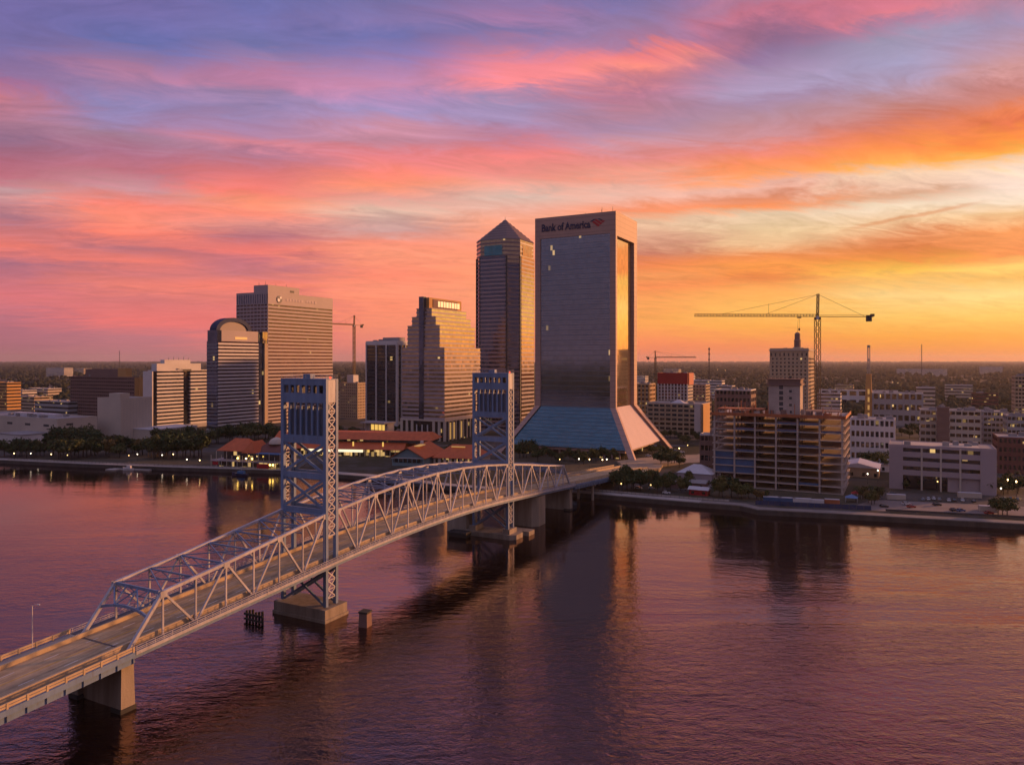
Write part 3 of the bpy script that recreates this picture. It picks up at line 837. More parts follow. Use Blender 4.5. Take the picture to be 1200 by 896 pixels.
for t in (212, 244, 270):
    for x in (-17.0, -9.0, -0.6):
        MB().tube((x, t, -2.5 if t < 215 else GZ - 1), (x, t, zr(t) - 2.5), 0.75, n=12).build('pier_column', M['concrete'], bridge)
    MB().box(-18.5, 1.0, t - 0.7, t + 0.7, zr(t) - 3.5, zr(t) - 2.5).build('pier_cap', M['concrete'], bridge)

# river furniture beside the bridge
d = thing('dolphin', 'short dark square mooring post standing in the water beside the nearer tower', 'mooring post', (-42.0, 212.5, 0), -RAD(20))
MB().loft([[(-1.5, -1.5, -3), (1.5, -1.5, -3), (1.5, 1.5, -3), (-1.5, 1.5, -3)], [(-1.25, -1.25, 3.9), (1.25, -1.25, 3.9), (1.25, 1.25, 3.9), (-1.25, 1.25, 3.9)]]).build('post', M['brown'], d)
MB().box(-1.45, 1.45, -1.45, 1.45, 3.9, 4.4).build('cap', M['timber'], d)
d = thing('timber_fender', 'dark timber fender of piles behind the bridge left of the nearer tower', 'fender', (-77.5, 217, 0), -RAD(TH))
fb = MB()
for k in range(6): fb.tube((k * 1.25, 0, -3), (k * 1.25, 0, 3.0 + 0.3 * (k % 3)), 0.36, n=8)
fb.build('piles', M['timber'], d)
MB().box(-0.5, 6.9, -0.7, -0.36, 1.9, 2.5).box(-0.5, 6.9, -0.7, -0.36, 0.5, 1.0).build('waler', M['timber'], d)
d = thing('fender_block', 'pale concrete block standing in the river left of the farther tower', 'fender', (-29.5, 331, 0), -RAD(TH))
MB().prism(octo(0, 11.5, 0, 9, 1.0), -3, 8.2).build('block', M['concrete'], d)
MB().prism(octo(-0.4, 11.9, -0.4, 9.4, 1.0), 8.2, 8.9).build('cap', M['concrete'], d)
d = thing('work_barge', 'low dark barge moored by the pale concrete block', 'barge', (-27.6, 321, 0), -RAD(TH))
MB().loft([[(0.5, 0.4, -.5), (8.5, 0.4, -.5), (8.5, 4, -.5), (0.5, 4, -.5)], [(0, 0, 1.7), (9, 0, 1.7), (9, 4.4, 1.7), (0, 4.4, 1.7)]]).build('hull', M['timber'], d)
MB().box(0, 9, 0, 0.25, 1.7, 2.3).box(0, 9, 4.15, 4.4, 1.7, 2.3).box(0, .25, .25, 4.15, 1.7, 2.3).box(8.75, 9, .25, 4.15, 1.7, 2.3).build('bulwark', M['darkmetal'], d)

# ------------------------------------------------------------------ ramp, streets, paved lots
def paved(name, pts, m, z):
    mb = MB(); mb.raw([(x, y, z) for x, y in pts], [tuple(range(len(pts)))])
    return tag(mb.build(name, m), kind='structure')
def loc2w(x, t): return (BX + EV.x * x + DV.x * t, BY + EV.y * x + DV.y * t)
rc = [(loc2w(-20.4, 300), loc2w(2.6, 300), zr(300)), (loc2w(-21, 318), loc2w(7, 312), zr(312) - .1), ((75, 531), (104, 512), 3.9), ((97, 556), (122, 527), 3.1), ((130, 575), (150, 541), 2.62), ((175, 585), (180, 552), 2.56)]
rm = MB()
rm.loft([[(a[0], a[1], -0.5), (b_[0], b_[1], -0.5), (b_[0], b_[1], z), (a[0], a[1], z)] for a, b_, z in rc])
M['tanroad'] = mat('tan_road', (0.30, 0.23, 0.16), 0.85, 0.3, 0.15)
tag(rm.build('ramp_road', M['tanroad']), kind='structure')
M['asphalt'] = mat('worn_asphalt', (0.095, 0.085, 0.080), 0.9, 0.35, 0.12)
M['lot'] = mat('pale_paving', (0.19, 0.155, 0.145), 0.9, 0.35, 0.08)
def street(name, p0, p1, wd, m, z=GZ + .008):
    a = Vector(p0); c = Vector(p1); d = (c - a).normalized(); nn = Vector((-d.y, d.x)) * wd / 2
    return paved(name, [tuple(a - nn), tuple(c - nn), tuple(c + nn), tuple(a + nn)], m, z)
paved('car_park', [(165, 367), (200, 358), (242, 345), (262, 372), (190, 392)], M['lot'], GZ + .010)
paved('site_yard', [(117, 391), (165, 375), (190, 393), (250, 455), (130, 452), (108, 405)], M['soil'], GZ + .012)
street('street', (262, 330), (420, 640), 13, M['asphalt'], GZ + .016)
street('street', (-420, 640), (150, 640), 12, M['asphalt'], GZ + .016)
street('street', (180, 520), (700, 500), 13, M['asphalt'], GZ + .020)
street('street', (150, 575), (330, 900), 14, M['asphalt'], GZ + .024)
street('street', (40, 640), (180, 900), 14, M['asphalt'], GZ + .028)
paved('plaza', [(-10, 520), (64, 478), (84, 520), (60, 560), (0, 600)], M['soil'], GZ + .012)
paved('lawn', [(-372, 556), (-300, 537), (-235, 522), (-160, 510), (-150, 560), (-370, 612)], M['soil'], GZ + .012)

# ------------------------------------------------------------------ buildings
class Bld:
    """a building standing on the street grid: local x runs right along the riverside front (0 at the near right corner), y runs inland"""
    def __init__(s, name, label, cat, cx, Y, L=None, R_=None, w=None, e=None, group=None, rz=None, z=GZ):
        s.C = (at(cx, Y), Y)
        s.w = w if w is not None else ext_w(s.C, L)
        s.e = e if e is not None else ext_e(s.C, R_)
        s.Y = Y
        s.r = thing(name, label, cat, (s.C[0], s.C[1], 0), -RAD(TH) if rz is None else rz, group)
    def z(s, py): return zat(py, s.Y)
    def box(s, name, m, x0, x1, y0, y1, z0, z1, parent=None):
        return MB().box(x0, x1, y0, y1, z0, z1).build(name, m, parent or s.r)
    def floors(s, z0, z1, n, wall, gl, x0=None, x1=0.0, y0=0.0, y1=None, sp=0.45, inset=0.3, pS=0, pE=0, pW=0, pw=0.7, pd=0.08, pm=None, close=True):
        x0 = -s.w if x0 is None else x0; y1 = s.e if y1 is None else y1
        h = (z1 - z0) / n
        for i in range(n):
            a = z0 + i * h
            MB().box(x0, x1, y0, y1, a, a + sp * h).build('spandrel', wall, s.r)
            MB().box(x0 + inset, x1 - inset, y0 + inset, y1 - inset, a + sp * h, a + h).build('window_band', gl, s.r)
        pm = pm or wall
        for k in range(pS + 1 if pS else 0):
            x = x0 + (x1 - x0 - pw) * k / pS
            MB().box(x, x + pw, y0 - pd, y0 + inset + .05, z0, z1 - .01).build('pier', pm, s.r)
        for k in range(pE + 1 if pE else 0):
            y = y0 + (y1 - y0 - pw) * k / pE
            MB().box(x1 - inset - .05, x1 + pd, y, y + pw, z0, z1 - .02).build('pier', pm, s.r)
        for k in range(pW + 1 if pW else 0):
            y = y0 + (y1 - y0 - pw) * k / pW
            MB().box(x0 - pd, x0 + inset + .05, y, y + pw, z0, z1 - .02).build('pier', pm, s.r)
    def cap(s, z, wall, x0=None, x1=0.0, y0=0.0, y1=None, ph=1.1, units=2, seed=1, slab=0.5):
        units = units * 3
        x0 = -s.w if x0 is None else x0; y1 = s.e if y1 is None else y1
        r = MB().box(x0, x1, y0, y1, z, z + slab)
        for a in ((x0, x1, y0, y0 + .35), (x0, x1, y1 - .35, y1), (x0, x0 + .35, y0 + .35, y1 - .35), (x1 - .35, x1, y0 + .35, y1 - .35)):
            r.box(a[0], a[1], a[2], a[3], z + slab, z + slab + ph)
        r.build('parapet', wall, s.r)
        rr = random.Random(seed)
        MB().box(x0 + .36, x1 - .36, y0 + .36, y1 - .36, z + slab - .1, z + slab + 0.05).build('roof', M['roof'], s.r)
        for k in range(units):
            ux = x0 + (x1 - x0) * rr.uniform(.12, .8); uy = y0 + (y1 - y0) * rr.uniform(.15, .75)
            a = min(rr.uniform(2, 5), (x1 - x0) * .2); b = min(rr.uniform(2, 4), (y1 - y0) * .3); h = rr.uniform(1.2, 2.8)
            u = MB().box(ux, ux + a, uy, uy + b, z + slab + .05, z + slab + h).box(ux + .3, ux + a - .3, uy + .3, uy + b - .3, z + slab + h, z + slab + h + .3)
            u.build('roof_unit', M['roof'], s.r)
    def mast(s, x, y, z, h, r=0.12):
        MB().tube((x, y, z), (x, y, z + h), r, r * .5, 6).build('antenna', M['darkmetal'], s.r)

def letters(parent, name, txt, size, m, origin, xdir, depth=0.25, width=None):
    """raised lettering: real extruded type set on a wall; origin is its lower left corner, xdir the reading direction"""
    cu = bpy.data.curves.new(name, 'FONT'); cu.body = txt; cu.size = size; cu.extrude = depth / 2; cu.offset = size * 0.03
    cu.resolution_u = 3
    to = bpy.data.objects.new('tmp', cu); COL.objects.link(to)
    dg = bpy.context.evaluated_depsgraph_get(); dg.update()
    me = bpy.data.meshes.new_from_object(to.evaluated_get(dg))
    bpy.data.objects.remove(to); bpy.data.curves.remove(cu)
    me.name = name; me.materials.clear(); me.materials.append(m)
    xs = [v.co.x for v in me.vertices]
    k = 1.0 if width is None else width / (max(xs) - min(xs))
    xd = Vector(xdir).normalized(); zd = Vector((0, 0, 1)); nd = xd.cross(zd)
    for v in me.vertices:
        c = v.co.copy()
        v.co = Vector(origin) + xd * (c.x * k) + zd * c.y + nd * c.z
    o = bpy.data.objects.new(name, me); COL.objects.link(o); adopt(o, parent)
    return o

# --- the tall tower with flared feet
B = Bld('flared_tower', 'tallest slab tower with flared granite feet, sloping blue glass skirt and rooftop bank sign', 'skyscraper', 721.6, 569, 627, 746.5)
w, e, F = B.w, B.e, 23.5
ZS, ZT, ZG = 39.4, B.z(247), B.z(272.5)
def legc(x, y, z):      # outward shift of a corner at height z
    f = F * max(0.0, (ZS - z) / (ZS - GZ))
    return f
PX = 4.7
def corner_leg(sx, sy, px_, py_):
    cx = 0.0 if sx > 0 else -w; cy = 0.0 if sy < 0 else e
    rings = []
    for z in (0.5, GZ, ZS, ZT - .6):
        f = legc(0, 0, z)
        ox, oy = cx + sx * f, cy + sy * f
        xa, xb = sorted((ox, ox - sx * px_)); ya, yb = sorted((oy, oy - sy * py_))
        rings.append([(xa, ya, z), (xb, ya, z), (xb, yb, z), (xa, yb, z)])
    MB().loft(rings).build('corner_pier', M['pink'], B.r)
PYN, PYF = 3.2, 7.5
corner_leg(1, -1, PX, PYN); corner_leg(-1, -1, PX, PYN); corner_leg(1, 1, PX, PYF); corner_leg(-1, 1, PX, PYF)
hd = MB().box(-w + PX, -PX, 0, 3.0, ZG, ZT - .6).box(-w + PX, -PX, e - 3, e, ZG, ZT - .6)
hd.build('header', M['pink'], B.r)
zg2 = ZG - 2.0
MB().box(-4.5, 0, PYN, e - PYF, zg2, ZT - .6).build('header', M['pink'], B.r)
MB().box(-w, -w + 4.5, PYN, e - PYF, zg2, ZT - .6).build('header', M['pink'], B.r)
MB().box(-w + .0, 0, 0, e, ZT - .6, ZT).build('roof_slab', M['pink'], B.r)
B.box('curtain_wall', M['gl_boa'], -w + PX, -PX, 0.9, 1.3, ZS - .3, ZG)
B.box('curtain_wall', M['gl_boa'], -w + PX, -PX, e - 1.3, e - .9, ZS - .3, ZG)
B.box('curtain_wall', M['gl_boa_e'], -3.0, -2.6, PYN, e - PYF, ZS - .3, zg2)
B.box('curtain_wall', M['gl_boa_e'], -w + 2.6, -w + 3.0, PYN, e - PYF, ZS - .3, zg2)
B.box('core', M['darkmetal'], -w + 4.8, -4.8, 3.2, e - 3.2, GZ, ZG)
def fz(z): return legc(0, 0, z)
zb_ = 9.5
fb_ = fz(zb_)
def skirt(name, m, side):
    if side == 's':
        a = [(-w + PX, 1.0, ZS), (-PX, 1.0, ZS), (-PX + fb_, -fb_ + 1.2, zb_), (-w + PX - fb_, -fb_ + 1.2, zb_)]; off = (0, 0.5, -.4)
    elif side == 'n':
        a = [(-w + PX, e - 1.0, ZS), (-PX, e - 1.0, ZS), (-PX + fb_, e + fb_ - 1.2, zb_), (-w + PX - fb_, e + fb_ - 1.2, zb_)]; off = (0, -.5, -.4)
    elif side == 'e':
        a = [(-2.6, PYN, ZS), (-2.6, e - PYF, ZS), (fb_ - 2.4, e - PYF + fb_, zb_), (fb_ - 2.4, PYN - fb_, zb_)]; off = (-.5, 0, -.4)
    else:
        a = [(-w + 2.6, PYN, ZS), (-w + 2.6, e - PYF, ZS), (-w - fb_ + 2.4, e - PYF + fb_, zb_), (-w - fb_ + 2.4, PYN - fb_, zb_)]; off = (.5, 0, -.4)
    b = [(p[0] + off[0], p[1] + off[1], p[2] + off[2]) for p in a]
    MB().raw(a + b, [(0, 1, 2, 3), (7, 6, 5, 4), (0, 4, 5, 1), (1, 5, 6, 2), (2, 6, 7, 3), (3, 7, 4, 0)]).build(name, m, B.r)
skirt('glass_skirt', M['gl_blue'], 's'); skirt('glass_skirt', M['gl_blue'], 'n')
M['skirt_pale'] = mat('pale_sky_sheen', (0.60, 0.47, 0.45), 0.45, 0.10, 0.15)  # bright sky reflected in the side glass, painted as a pale colour
skirt('pale_skirt', M['skirt_pale'], 'e'); skirt('pale_skirt', M['skirt_pale'], 'w')
B.box('base_wall', M['gl_some'], -w - 10, 10, -13.5, e + 12, GZ - 1, 7.2)
B.box('base_cornice', M['pink'], -w - 13.2, 13.2, -16.6, e + 13, 7.2, 9.2)
for k in range(15):
    x = -w - 9 + (w + 17) * k / 14
    B.box('base_column', M['pink'], x, x + 1.1, -15.2, -14.1, GZ - .5, 7.2)
letters(B.r, 'sign_lettering', 'Bank of America', 8.2, M['navy'], (-w + 5.8, -0.16, ZG + 5.6), (1, 0, 0), 0.3, width=w * 0.61)
# folded flag emblem beside the name
fx, fzc = -w * 0.215, ZG + 8.6
fl_ = MB(); dz_ = 0.0
def flagq(p, off=0.0):
    q = [(fx + x, -0.20 - off, fzc + z) for x, z in p]
    q2 = [(a, -0.02, c) for a, b, c in q]
    return q + q2
def flag(name, m, polys, off):
    mb = MB()
    for p in polys:
        k = len(p); mb.raw(flagq(p, off), [tuple(range(k)), tuple(range(2 * k - 1, k - 1, -1))] + [(i, k + i, k + (i + 1) % k, (i + 1) % k) for i in range(k)])
    mb.build(name, m, B.r)
flag('emblem_red', M['signred'], [[(-4.6, 1.1), (0.4, -2.9), (2.0, -1.8), (-3.0, 2.0)], [(-2.6, 2.3), (2.4, -1.5), (4.0, -.4), (-1.0, 3.1)], [(4.4, -.1), (6.2, 1.2), (4.2, 1.6), (1.6, 1.9)]], 0.0)
flag('emblem_blue', M['navy'], [[(-6.4, 1.5), (-4.9, 1.3), (-.8, 3.3), (-3.2, 3.3)], [(-.4, 3.2), (3.0, 2.0), (4.6, 2.0), (1.6, 3.4)]], 0.01)
for x, y, h in ((-w * .48, 20, 5.0), (-w * .30, 25, 9.5), (-w * .27, 18, 6.0), (-w * .12, 16, 7.0), (-w * .16, 22, 4.5)):
    B.mast(x, y, ZT, h, 0.22)
B.box('roof_plant', M['pink'], -w * .75, -w * .35, 14, 30, ZT, ZT + 2.6)

# --- octagonal tower with pyramid roof
Y9 = 805.0
cx9 = at(592, Y9)
a9, c9 = 26.6, 10.6
B = Bld('pyramid_tower', 'tall octagonal dark striped tower with pointed pyramid roof', 'skyscraper', 592, Y9, w=1, e=1)
def oct9(a, c): return [(-a + c, -a), (a - c, -a), (a, -a + c), (a, a - c), (a - c, a), (-a + c, a), (-a, a - c), (-a, -a + c)]
z9e = B.z(285.0); z9w = B.z(304)
n9 = 46; h9 = (z9e - GZ) / n9
for i in range(n9):
    z0 = GZ + i * h9
    MB().prism(oct9(a9, c9), z0, z0 + .36 * h9).build('spandrel', M['dusk'], B.r)
    MB().prism(oct9(a9 - .3, c9), z0 + .36 * h9, z0 + h9).build('window_band', M['gl_navy'] if i < n9 - 6 else M['gl_bronze'], B.r)
zz = z9w
for k, (sx, sy) in enumerate(((0, -1), (1, 0), (0, 1), (-1, 0))):
    half = a9 - c9 - 1.0
    n = 43; hb = (z9w - GZ) / n
    for i in range(0, n):
        z0 = GZ + i * hb
        for (q, zt0, zt1, mm, nm) in ((1.0, z0, z0 + .34 * hb, M['mauve'], 'bay_spandrel'), (0.8, z0 + .34 * hb, z0 + hb, M['gl_navy'] if sx == 0 else M['gl_bronze'], 'bay_window')):  # right-hand bays bronze: gold sky reflection put into the pane colour
            if k > 1: continue
            if sx == 0: MB().box(-half, half, sy * a9, sy * (a9 + q), zt0, zt1).build(nm, mm, B.r)
            else: MB().box(sx * a9, sx * (a9 + q), -half, half, zt0, zt1).build(nm, mm, B.r)
    hw = half * .72
    if sx == 0: MB().box(-hw, hw, sy * (a9 - .2), sy * (a9 + .25), z9w + 1, z9w + 11.5).build('crown_window', M['gl_teal'], B.r)
    else: MB().box(sx * (a9 - .2), sx * (a9 + .25), -hw, hw, z9w + 1, z9w + 11.5).build('crown_window', M['gl_bronze'], B.r)  # orange reflection in this pane painted by the bronze colour
# dark joints at the chamfers
for sx, sy in ((1, -1), (-1, -1), (1, 1), (-1, 1)):
    MB().box(sx * (a9 - c9) - .9, sx * (a9 - c9) + .9, sy * a9 - .35, sy * a9 + .35, GZ, z9w).build('corner_joint', M['darkmetal'], B.r)
    MB().box(sx * a9 - .35, sx * a9 + .35, sy * (a9 - c9) - .9, sy * (a9 - c9) + .9, GZ, z9w).build('corner_joint', M['darkmetal'], B.r)
zap = B.z(257.5)
pr = MB(); rings = []
for k in range(8):
    f = 1 - k / 8.0; f2 = 1 - (k + .75) / 8.0
    z = z9e + (zap - z9e) * k / 8.0; z2 = z9e + (zap - z9e) * (k + .75) / 8.0
    rings.append([(x, y, z) for x, y in oct9((a9 + .4) * max(f, .02), c9 * max(f, .02))])
    rings.append([(x, y, z2) for x, y in oct9((a9 + .4) * max(f2 + .03, .02), c9 * max(f2 + .03, .02))])
rings.append([(x, y, zap) for x, y in oct9(.3, .1)])
pr.loft(rings); pr.build('pyramid_roof', M['slate'], B.r)
MB().tube((0, 0, zap - 1), (0, 0, zap + 3.4), .3, .1, 6).build('finial', M['darkmetal'], B.r)

# --- stepped tower with lit sign
B = Bld('stepped_tower', 'banded office tower stepping up to a narrow top with glowing gold sides', 'skyscraper', 521, 673, 471, 563)
w, e = B.w, B.e
zs = [B.z(492), B.z(408), B.z(381.5), B.z(371), B.z(361), B.z(347)]
ins = [0, 5.6, 10.2, 15.0]
nf = [17, 5, 2, 2]
for k in range(4):
    B.floors(zs[k], zs[k + 1], nf[k], M['mauve'], M['gl_bronze'], x0=-w + ins[k], x1=-ins[k], y0=ins[k] * .12, y1=e - ins[k] * .1, sp=.42 if k else .5, inset=.3)
    B.cap(zs[k + 1], M['mauve'], x0=-w + ins[k], x1=-ins[k], y0=ins[k] * .12, y1=e - ins[k] * .1, ph=.5, units=0, slab=.25)
xt0, xt1 = -w / 2 - 4.2, -w / 2 + 4.2
B.box('sign_tower', M['ochre'], xt0 + .6, xt1, 4.0, e - 4, zs[4] + .3, zs[5])
B.box('sign_panel', M['brown'], xt1, xt1 + .5, 10, e - 12, zs[4] + 1.6, zs[5] - 1.4)
# the raised strokes of the sign
yy = 18
for k in range(8):
    ln = 3.0 + 1.2 * (k % 2)
    MB().box(xt1 + .5, xt1 + .8, yy, yy + ln, zs[4] + 2.9, zs[5] - 2.6).build('sign_stroke', glow('sign_glow', (1.0, .62, .30), .75) if k == 0 else bpy.data.materials['sign_glow'], B.r)
    yy += ln + 1.3
B.box('blue_fin', M['gl_navy'], -w / 2 - 4.2, -w / 2 + 1.0, -.45, 4.0, zs[0], zs[5] + .6)
# podium
B.box('podium_floor', M['cream'], -w - 1.2, 1.2, -1.4, e + 1, zs[0] - 1.6, zs[0])
B.box('podium_glass', M['gl_some'], -w + .2, -.2, .4, e - .4, GZ - .6, zs[0] - 1.6)
for k in range(9):
    x = -w - .9 + (w + 0.3) * k / 8
    if k in (3, 4, 5): 
        B.box('podium_column', M['white'], x, x + .9, -1.2, -.2, GZ - .6, zs[0] - 5.0)
    else:
        B.box('podium_column', M['cream'], x, x + 2.6, -1.2, -.2, GZ - .6, zs[0] - 1.6)
for k in range(11):
    y = -1.0 + (e - .5) * k / 10
    B.box('podium_column', M['cream'], -.1, 1.0, y, y + 1.3, GZ - .6, zs[0] - 1.6)
for k in range(10):
    y = -1.0 + (e - .5) * (k + .45) / 10
    if k in (1, 2, 4): B.box('lit_bay', M['lit_soft'], .1, .3, y, y + 2.4, GZ + 1, zs[0] - 3)

# --- dark tower with white fins
B = Bld('finned_tower', 'dark office block with four pale vertical fins left of the stepped tower', 'office block', 465.5, 780, 429, 479)
B.floors(B.z(494), B.z(404), 22, M['darkmetal'], M['gl_dark'], sp=.3, inset=.2)
z0, z1 = B.z(494), B.z(404)
for k in range(4):
    x = -B.w + (B.w - 1.2) * k / 3
    B.box('fin', M['white'], x, x + 1.2, -1.0, .3, GZ, z1 + 2)
for k in range(4):
    y = (B.e - 1.2) * k / 3
    B.box('fin', M['white'], -.3, .9, y + .1, y + 1.2, GZ, z1 + 2)
B.box('top_frieze', M['white'], -B.w - .4, .6, -.6, B.e + .4, z1, z1 + 3.2)
B.box('penthouse', M['grey'], -B.w * .55, -2, 5, B.e - 4, z1 + 3.2, B.z(395))
B.box('base', M['white'], -B.w - .4, .6, -.6, B.e, GZ - .5, z0)
B.cap(z1 + 3.2, M['white'], ph=.7, units=2, seed=3)

# --- the big slab with round emblem
B = Bld('emblem_tower', 'tall broad slab tower with round blue emblem near its flat roof', 'skyscraper', 314, 860, 277, 390)
z1 = B.z(356)
B.floors(GZ, z1, 33, M['mauve'], M['gl_plum'], sp=.52, inset=.35, pS=9, pw=.8, pd=.1)
B.box('crown_band', M['mauve'], -B.w, 0, 0, B.e, z1, B.z(343))
for k in range(14):
    x = -B.w + 1 + (B.w - 3) * k / 13
    B.box('crown_slot', M['gl_navy'], x, x + 1.6, -.12, .1, z1 + 1, B.z(343) - 1.2)
B.box('penthouse', M['mauve'], -B.w * .45, -.4, .4, B.e * .46, B.z(343), B.z(333.5))
B.box('penthouse_vent', M['darkmetal'], -.5, -.2, B.e * .32, B.e * .38, B.z(340), B.z(337.5))
B.cap(B.z(343), M['mauve'], ph=.8, units=0)
zc_ = B.z(349.5); yc = B.e * .16
MB().tube((.02, yc, zc_), (.6, yc, zc_), 4.3, n=28).build('emblem_disc', M['navy'], B.r)
MB().tube((.6, yc - 1.6, zc_ - .9), (.85, yc - 1.6, zc_ - .9), 1.9, n=14).tube((.6, yc + 1.6, zc_ + 2.0), (.85, yc + 1.6, zc_ + 2.0), 1.5, n=14).build('emblem_patch', M['signwhite'], B.r)
M['faint'] = mat('weathered_letters', (0.47, 0.38, 0.39), 0.6, 0.1)
yy = B.e * .26
for k in range(10):
    if k == 6: yy += 4
    MB().box(.02, .35, yy, yy + 3.4, zc_ - 1.5, zc_ + 1.7).box(.02, .36, yy + 1.2, yy + 2.2, zc_ - 1.5, zc_ + .6).build('sign_stroke', M['faint'], B.r)
    yy += 4.9
for x, y, h in ((-B.w * .4, 6, 4), (-8, 20, 3), (-5, 34, 3.5), (-12, 8, 5)): B.mast(x, y, B.z(333.5), h, .3)

# --- arched-top tower
B = Bld('arched_tower', 'pale banded tower with dark rounded arch crown left of the tall slab', 'office tower', 255.3, 720, 242, 313)
w, e = B.w, B.e
z1 = B.z(399.5); z2 = B.z(386.5)
y2 = ext_e(B.C, 303); y3 = ext_e(B.C, 309.5)
n = 25; h = (z1 - GZ - 6) / n
B.box('base', M['white'], -w, .6, -.5, y3, GZ - .6, GZ + 6)
for i in range(n):
    z0 = GZ + 6 + i * h
    MB().box(-w + 6, 0, .6, y2, z0, z0 + .55 * h).build('spandrel', M['white'], B.r)
    MB().box(-w + 6, -.3, .9, y2 - .3, z0 + .55 * h, z0 + h).build('window_band', M['gl_plum'], B.r)
    MB().box(-w, -.7, 0, .6, z0, z0 + .2 * h).build('corner_band', M['grey'], B.r)
    MB().box(-w + .2, -.9, .15, .6, z0 + .2 * h, z0 + h).build('corner_glass', M['gl_navy'], B.r)
B.box('side_glass', M['gl_navy'], -w + 4, -.8, y2, y3, GZ + 2, z2)
B.box('bright_flank', M['tan'], -w + 5, 1.0, y3, e, GZ + 2, z1 - 1)
B.box('gold_bay', M['gl_bronze'], -w * .5, 1.2, y3 - 3, e - .5, z1 - 1, z2)
B.box('upper_storey', M['mauve'], -w + 4, -.8, y2 * .1, y2, z1, z2)
B.box('upper_corner', M['gl_navy'], -w + 1, -1.2, .3, y2 * .1, z1, z2)
B.box('lit_sign', M['lit_soft'], -.8, -.6, y2 * .42, y2 * .72, z1 + 2.2, z1 + 4.6)
ya, yb = ext_e(B.C, 254.8), ext_e(B.C, 296)
r_ = (yb - ya) / 2; ym = (ya + yb) / 2 ; hz_ = B.z(371) - z2
ar = []; ar2 = []
for k in range(21):
    t = math.pi * k / 20
    ar.append((ym - r_ * math.cos(t), z2 + hz_ * math.sin(t)))
    ar2.append((ym - (r_ - 4.4) * math.cos(t), z2 + (hz_ - 4.0) * math.sin(t)))
am = MB()
for k in range(20):
    q = [ar[k], ar[k + 1], ar2[k + 1], ar2[k]]
    am.loft([[(-w + 5, y, z) for y, z in q], [(-1.4, y, z) for y, z in q]])
am.build('arch_rim', M['navyroof'], B.r)
MB().loft([[(-w + 7, y, z) for y, z in ar2], [(-2.6, y, z) for y, z in ar2]]).build('arch_gable', M['dusk'], B.r)

# --- striped block with a pale end wall
B = Bld('striped_block', 'mid-rise white striped office block with dark vertical slot and blank end wall', 'office block', 178.3, 770, 167.5, 244)
w, e = B.w, B.e
zt = B.z(435); ya, yb, yc = ext_e(B.C, 184), ext_e(B.C, 215), ext_e(B.C, 223.3)
B.box('end_wall', M['white'], -w, 0, 0, 1.2, GZ, zt)
B.box('dark_corner', M['gl_dark'], -w + 1, -.6, 1.2, ya, GZ, zt)
B.floors(GZ + 4, zt, 15, M['white'], M['gl_dark'], y0=ya, y1=yb, sp=.55)
B.floors(GZ + 4, zt, 15, M['white'], M['gl_dark'], y0=yc, y1=e, sp=.55)
B.box('recess', M['gl_dark'], -w + 1, -2.6, yb, yc, GZ, zt + 1.5)
B.box('base', M['grey'], -w, .8, ya, e, GZ - .5, GZ + 4)
B.box('penthouse', M['white'], -w + 3, -3, ya + 2, yc + 16, zt, B.z(426))
B.box('penthouse_top', M['white'], -w + 4, -4, ya + 12, yb + 12, B.z(426), B.z(421.5))
for k in range(5): B.mast(-8 - k, ya + 20 + k * 7, B.z(421.5), 2.5 + k % 2, .3)
B.cap(zt, M['white'], y0=ya, units=1, ph=.6)
B.box('dark_coping', M['darkmetal'], -w - .1, .12, yb - 1, yc + 1, zt + .2, zt + 1.8)

# --- brown hotel slab
B = Bld('brown_slab', 'wide brown gridded slab block with orange-lit end behind the cream cube', 'office block', 157.3, 860, 82.5, 166.3)
zt = B.z(443)
B.floors(GZ, zt, 13, M['brown'], M['gl_plum'], sp=.5, pS=30, pw=.9, inset=.5, pd=.05)
B.box('end_pier', M['ochre'], -1.5, .6, B.e * .05, B.e, GZ, zt + .4)  # low sun on the end of the slab put into an ochre colour
B.box('end_pier', M['ochre'], .6, 2.4, B.e * .55, B.e - .2, GZ, zt + 1)
B.box('penthouse', M['brown'], -B.w * .78, -B.w * .26, 2, B.e - .6, zt + .5, B.z(432.5))
B.box('penthouse_end', M['ochre'], -B.w * .26, -B.w * .14, 1.2, B.e - .8, zt + .5, B.z(431.5))  # same sunlit tint painted on the penthouse end
B.cap(zt, M['brown'], units=2, seed=8, ph=.8)

# --- cream cube
B = Bld('cream_cube', 'windowless cream concrete cube above the riverside trees', 'stage house', 141.3, 680, 114.2, 178)
zt = B.z(468)
B.box('wall', M['cream'], -B.w, 0, 0, B.e, GZ - .5, zt)
B.cap(zt, M['cream'], units=0, ph=.6)
B.box('penthouse', M['cream'], -B.w * .55, -B.w * .08, B.e * .04, B.e * .34, zt, B.z(461))
B.box('low_wing', M['cream'], -4, 26, B.e * .4, B.e + 30, GZ - .5, B.z(504))
B.box('low_wing_roof', M['metal_roof'], -4.4, 26.4, B.e * .4 - .4, B.e + 30.4, B.z(504), B.z(503))
for k in range(9):
    B.box('joint', M['grey'], -.02, .05, B.e * (k + 1) / 10 - .06, B.e * (k + 1) / 10 + .06, GZ, zt - .4)

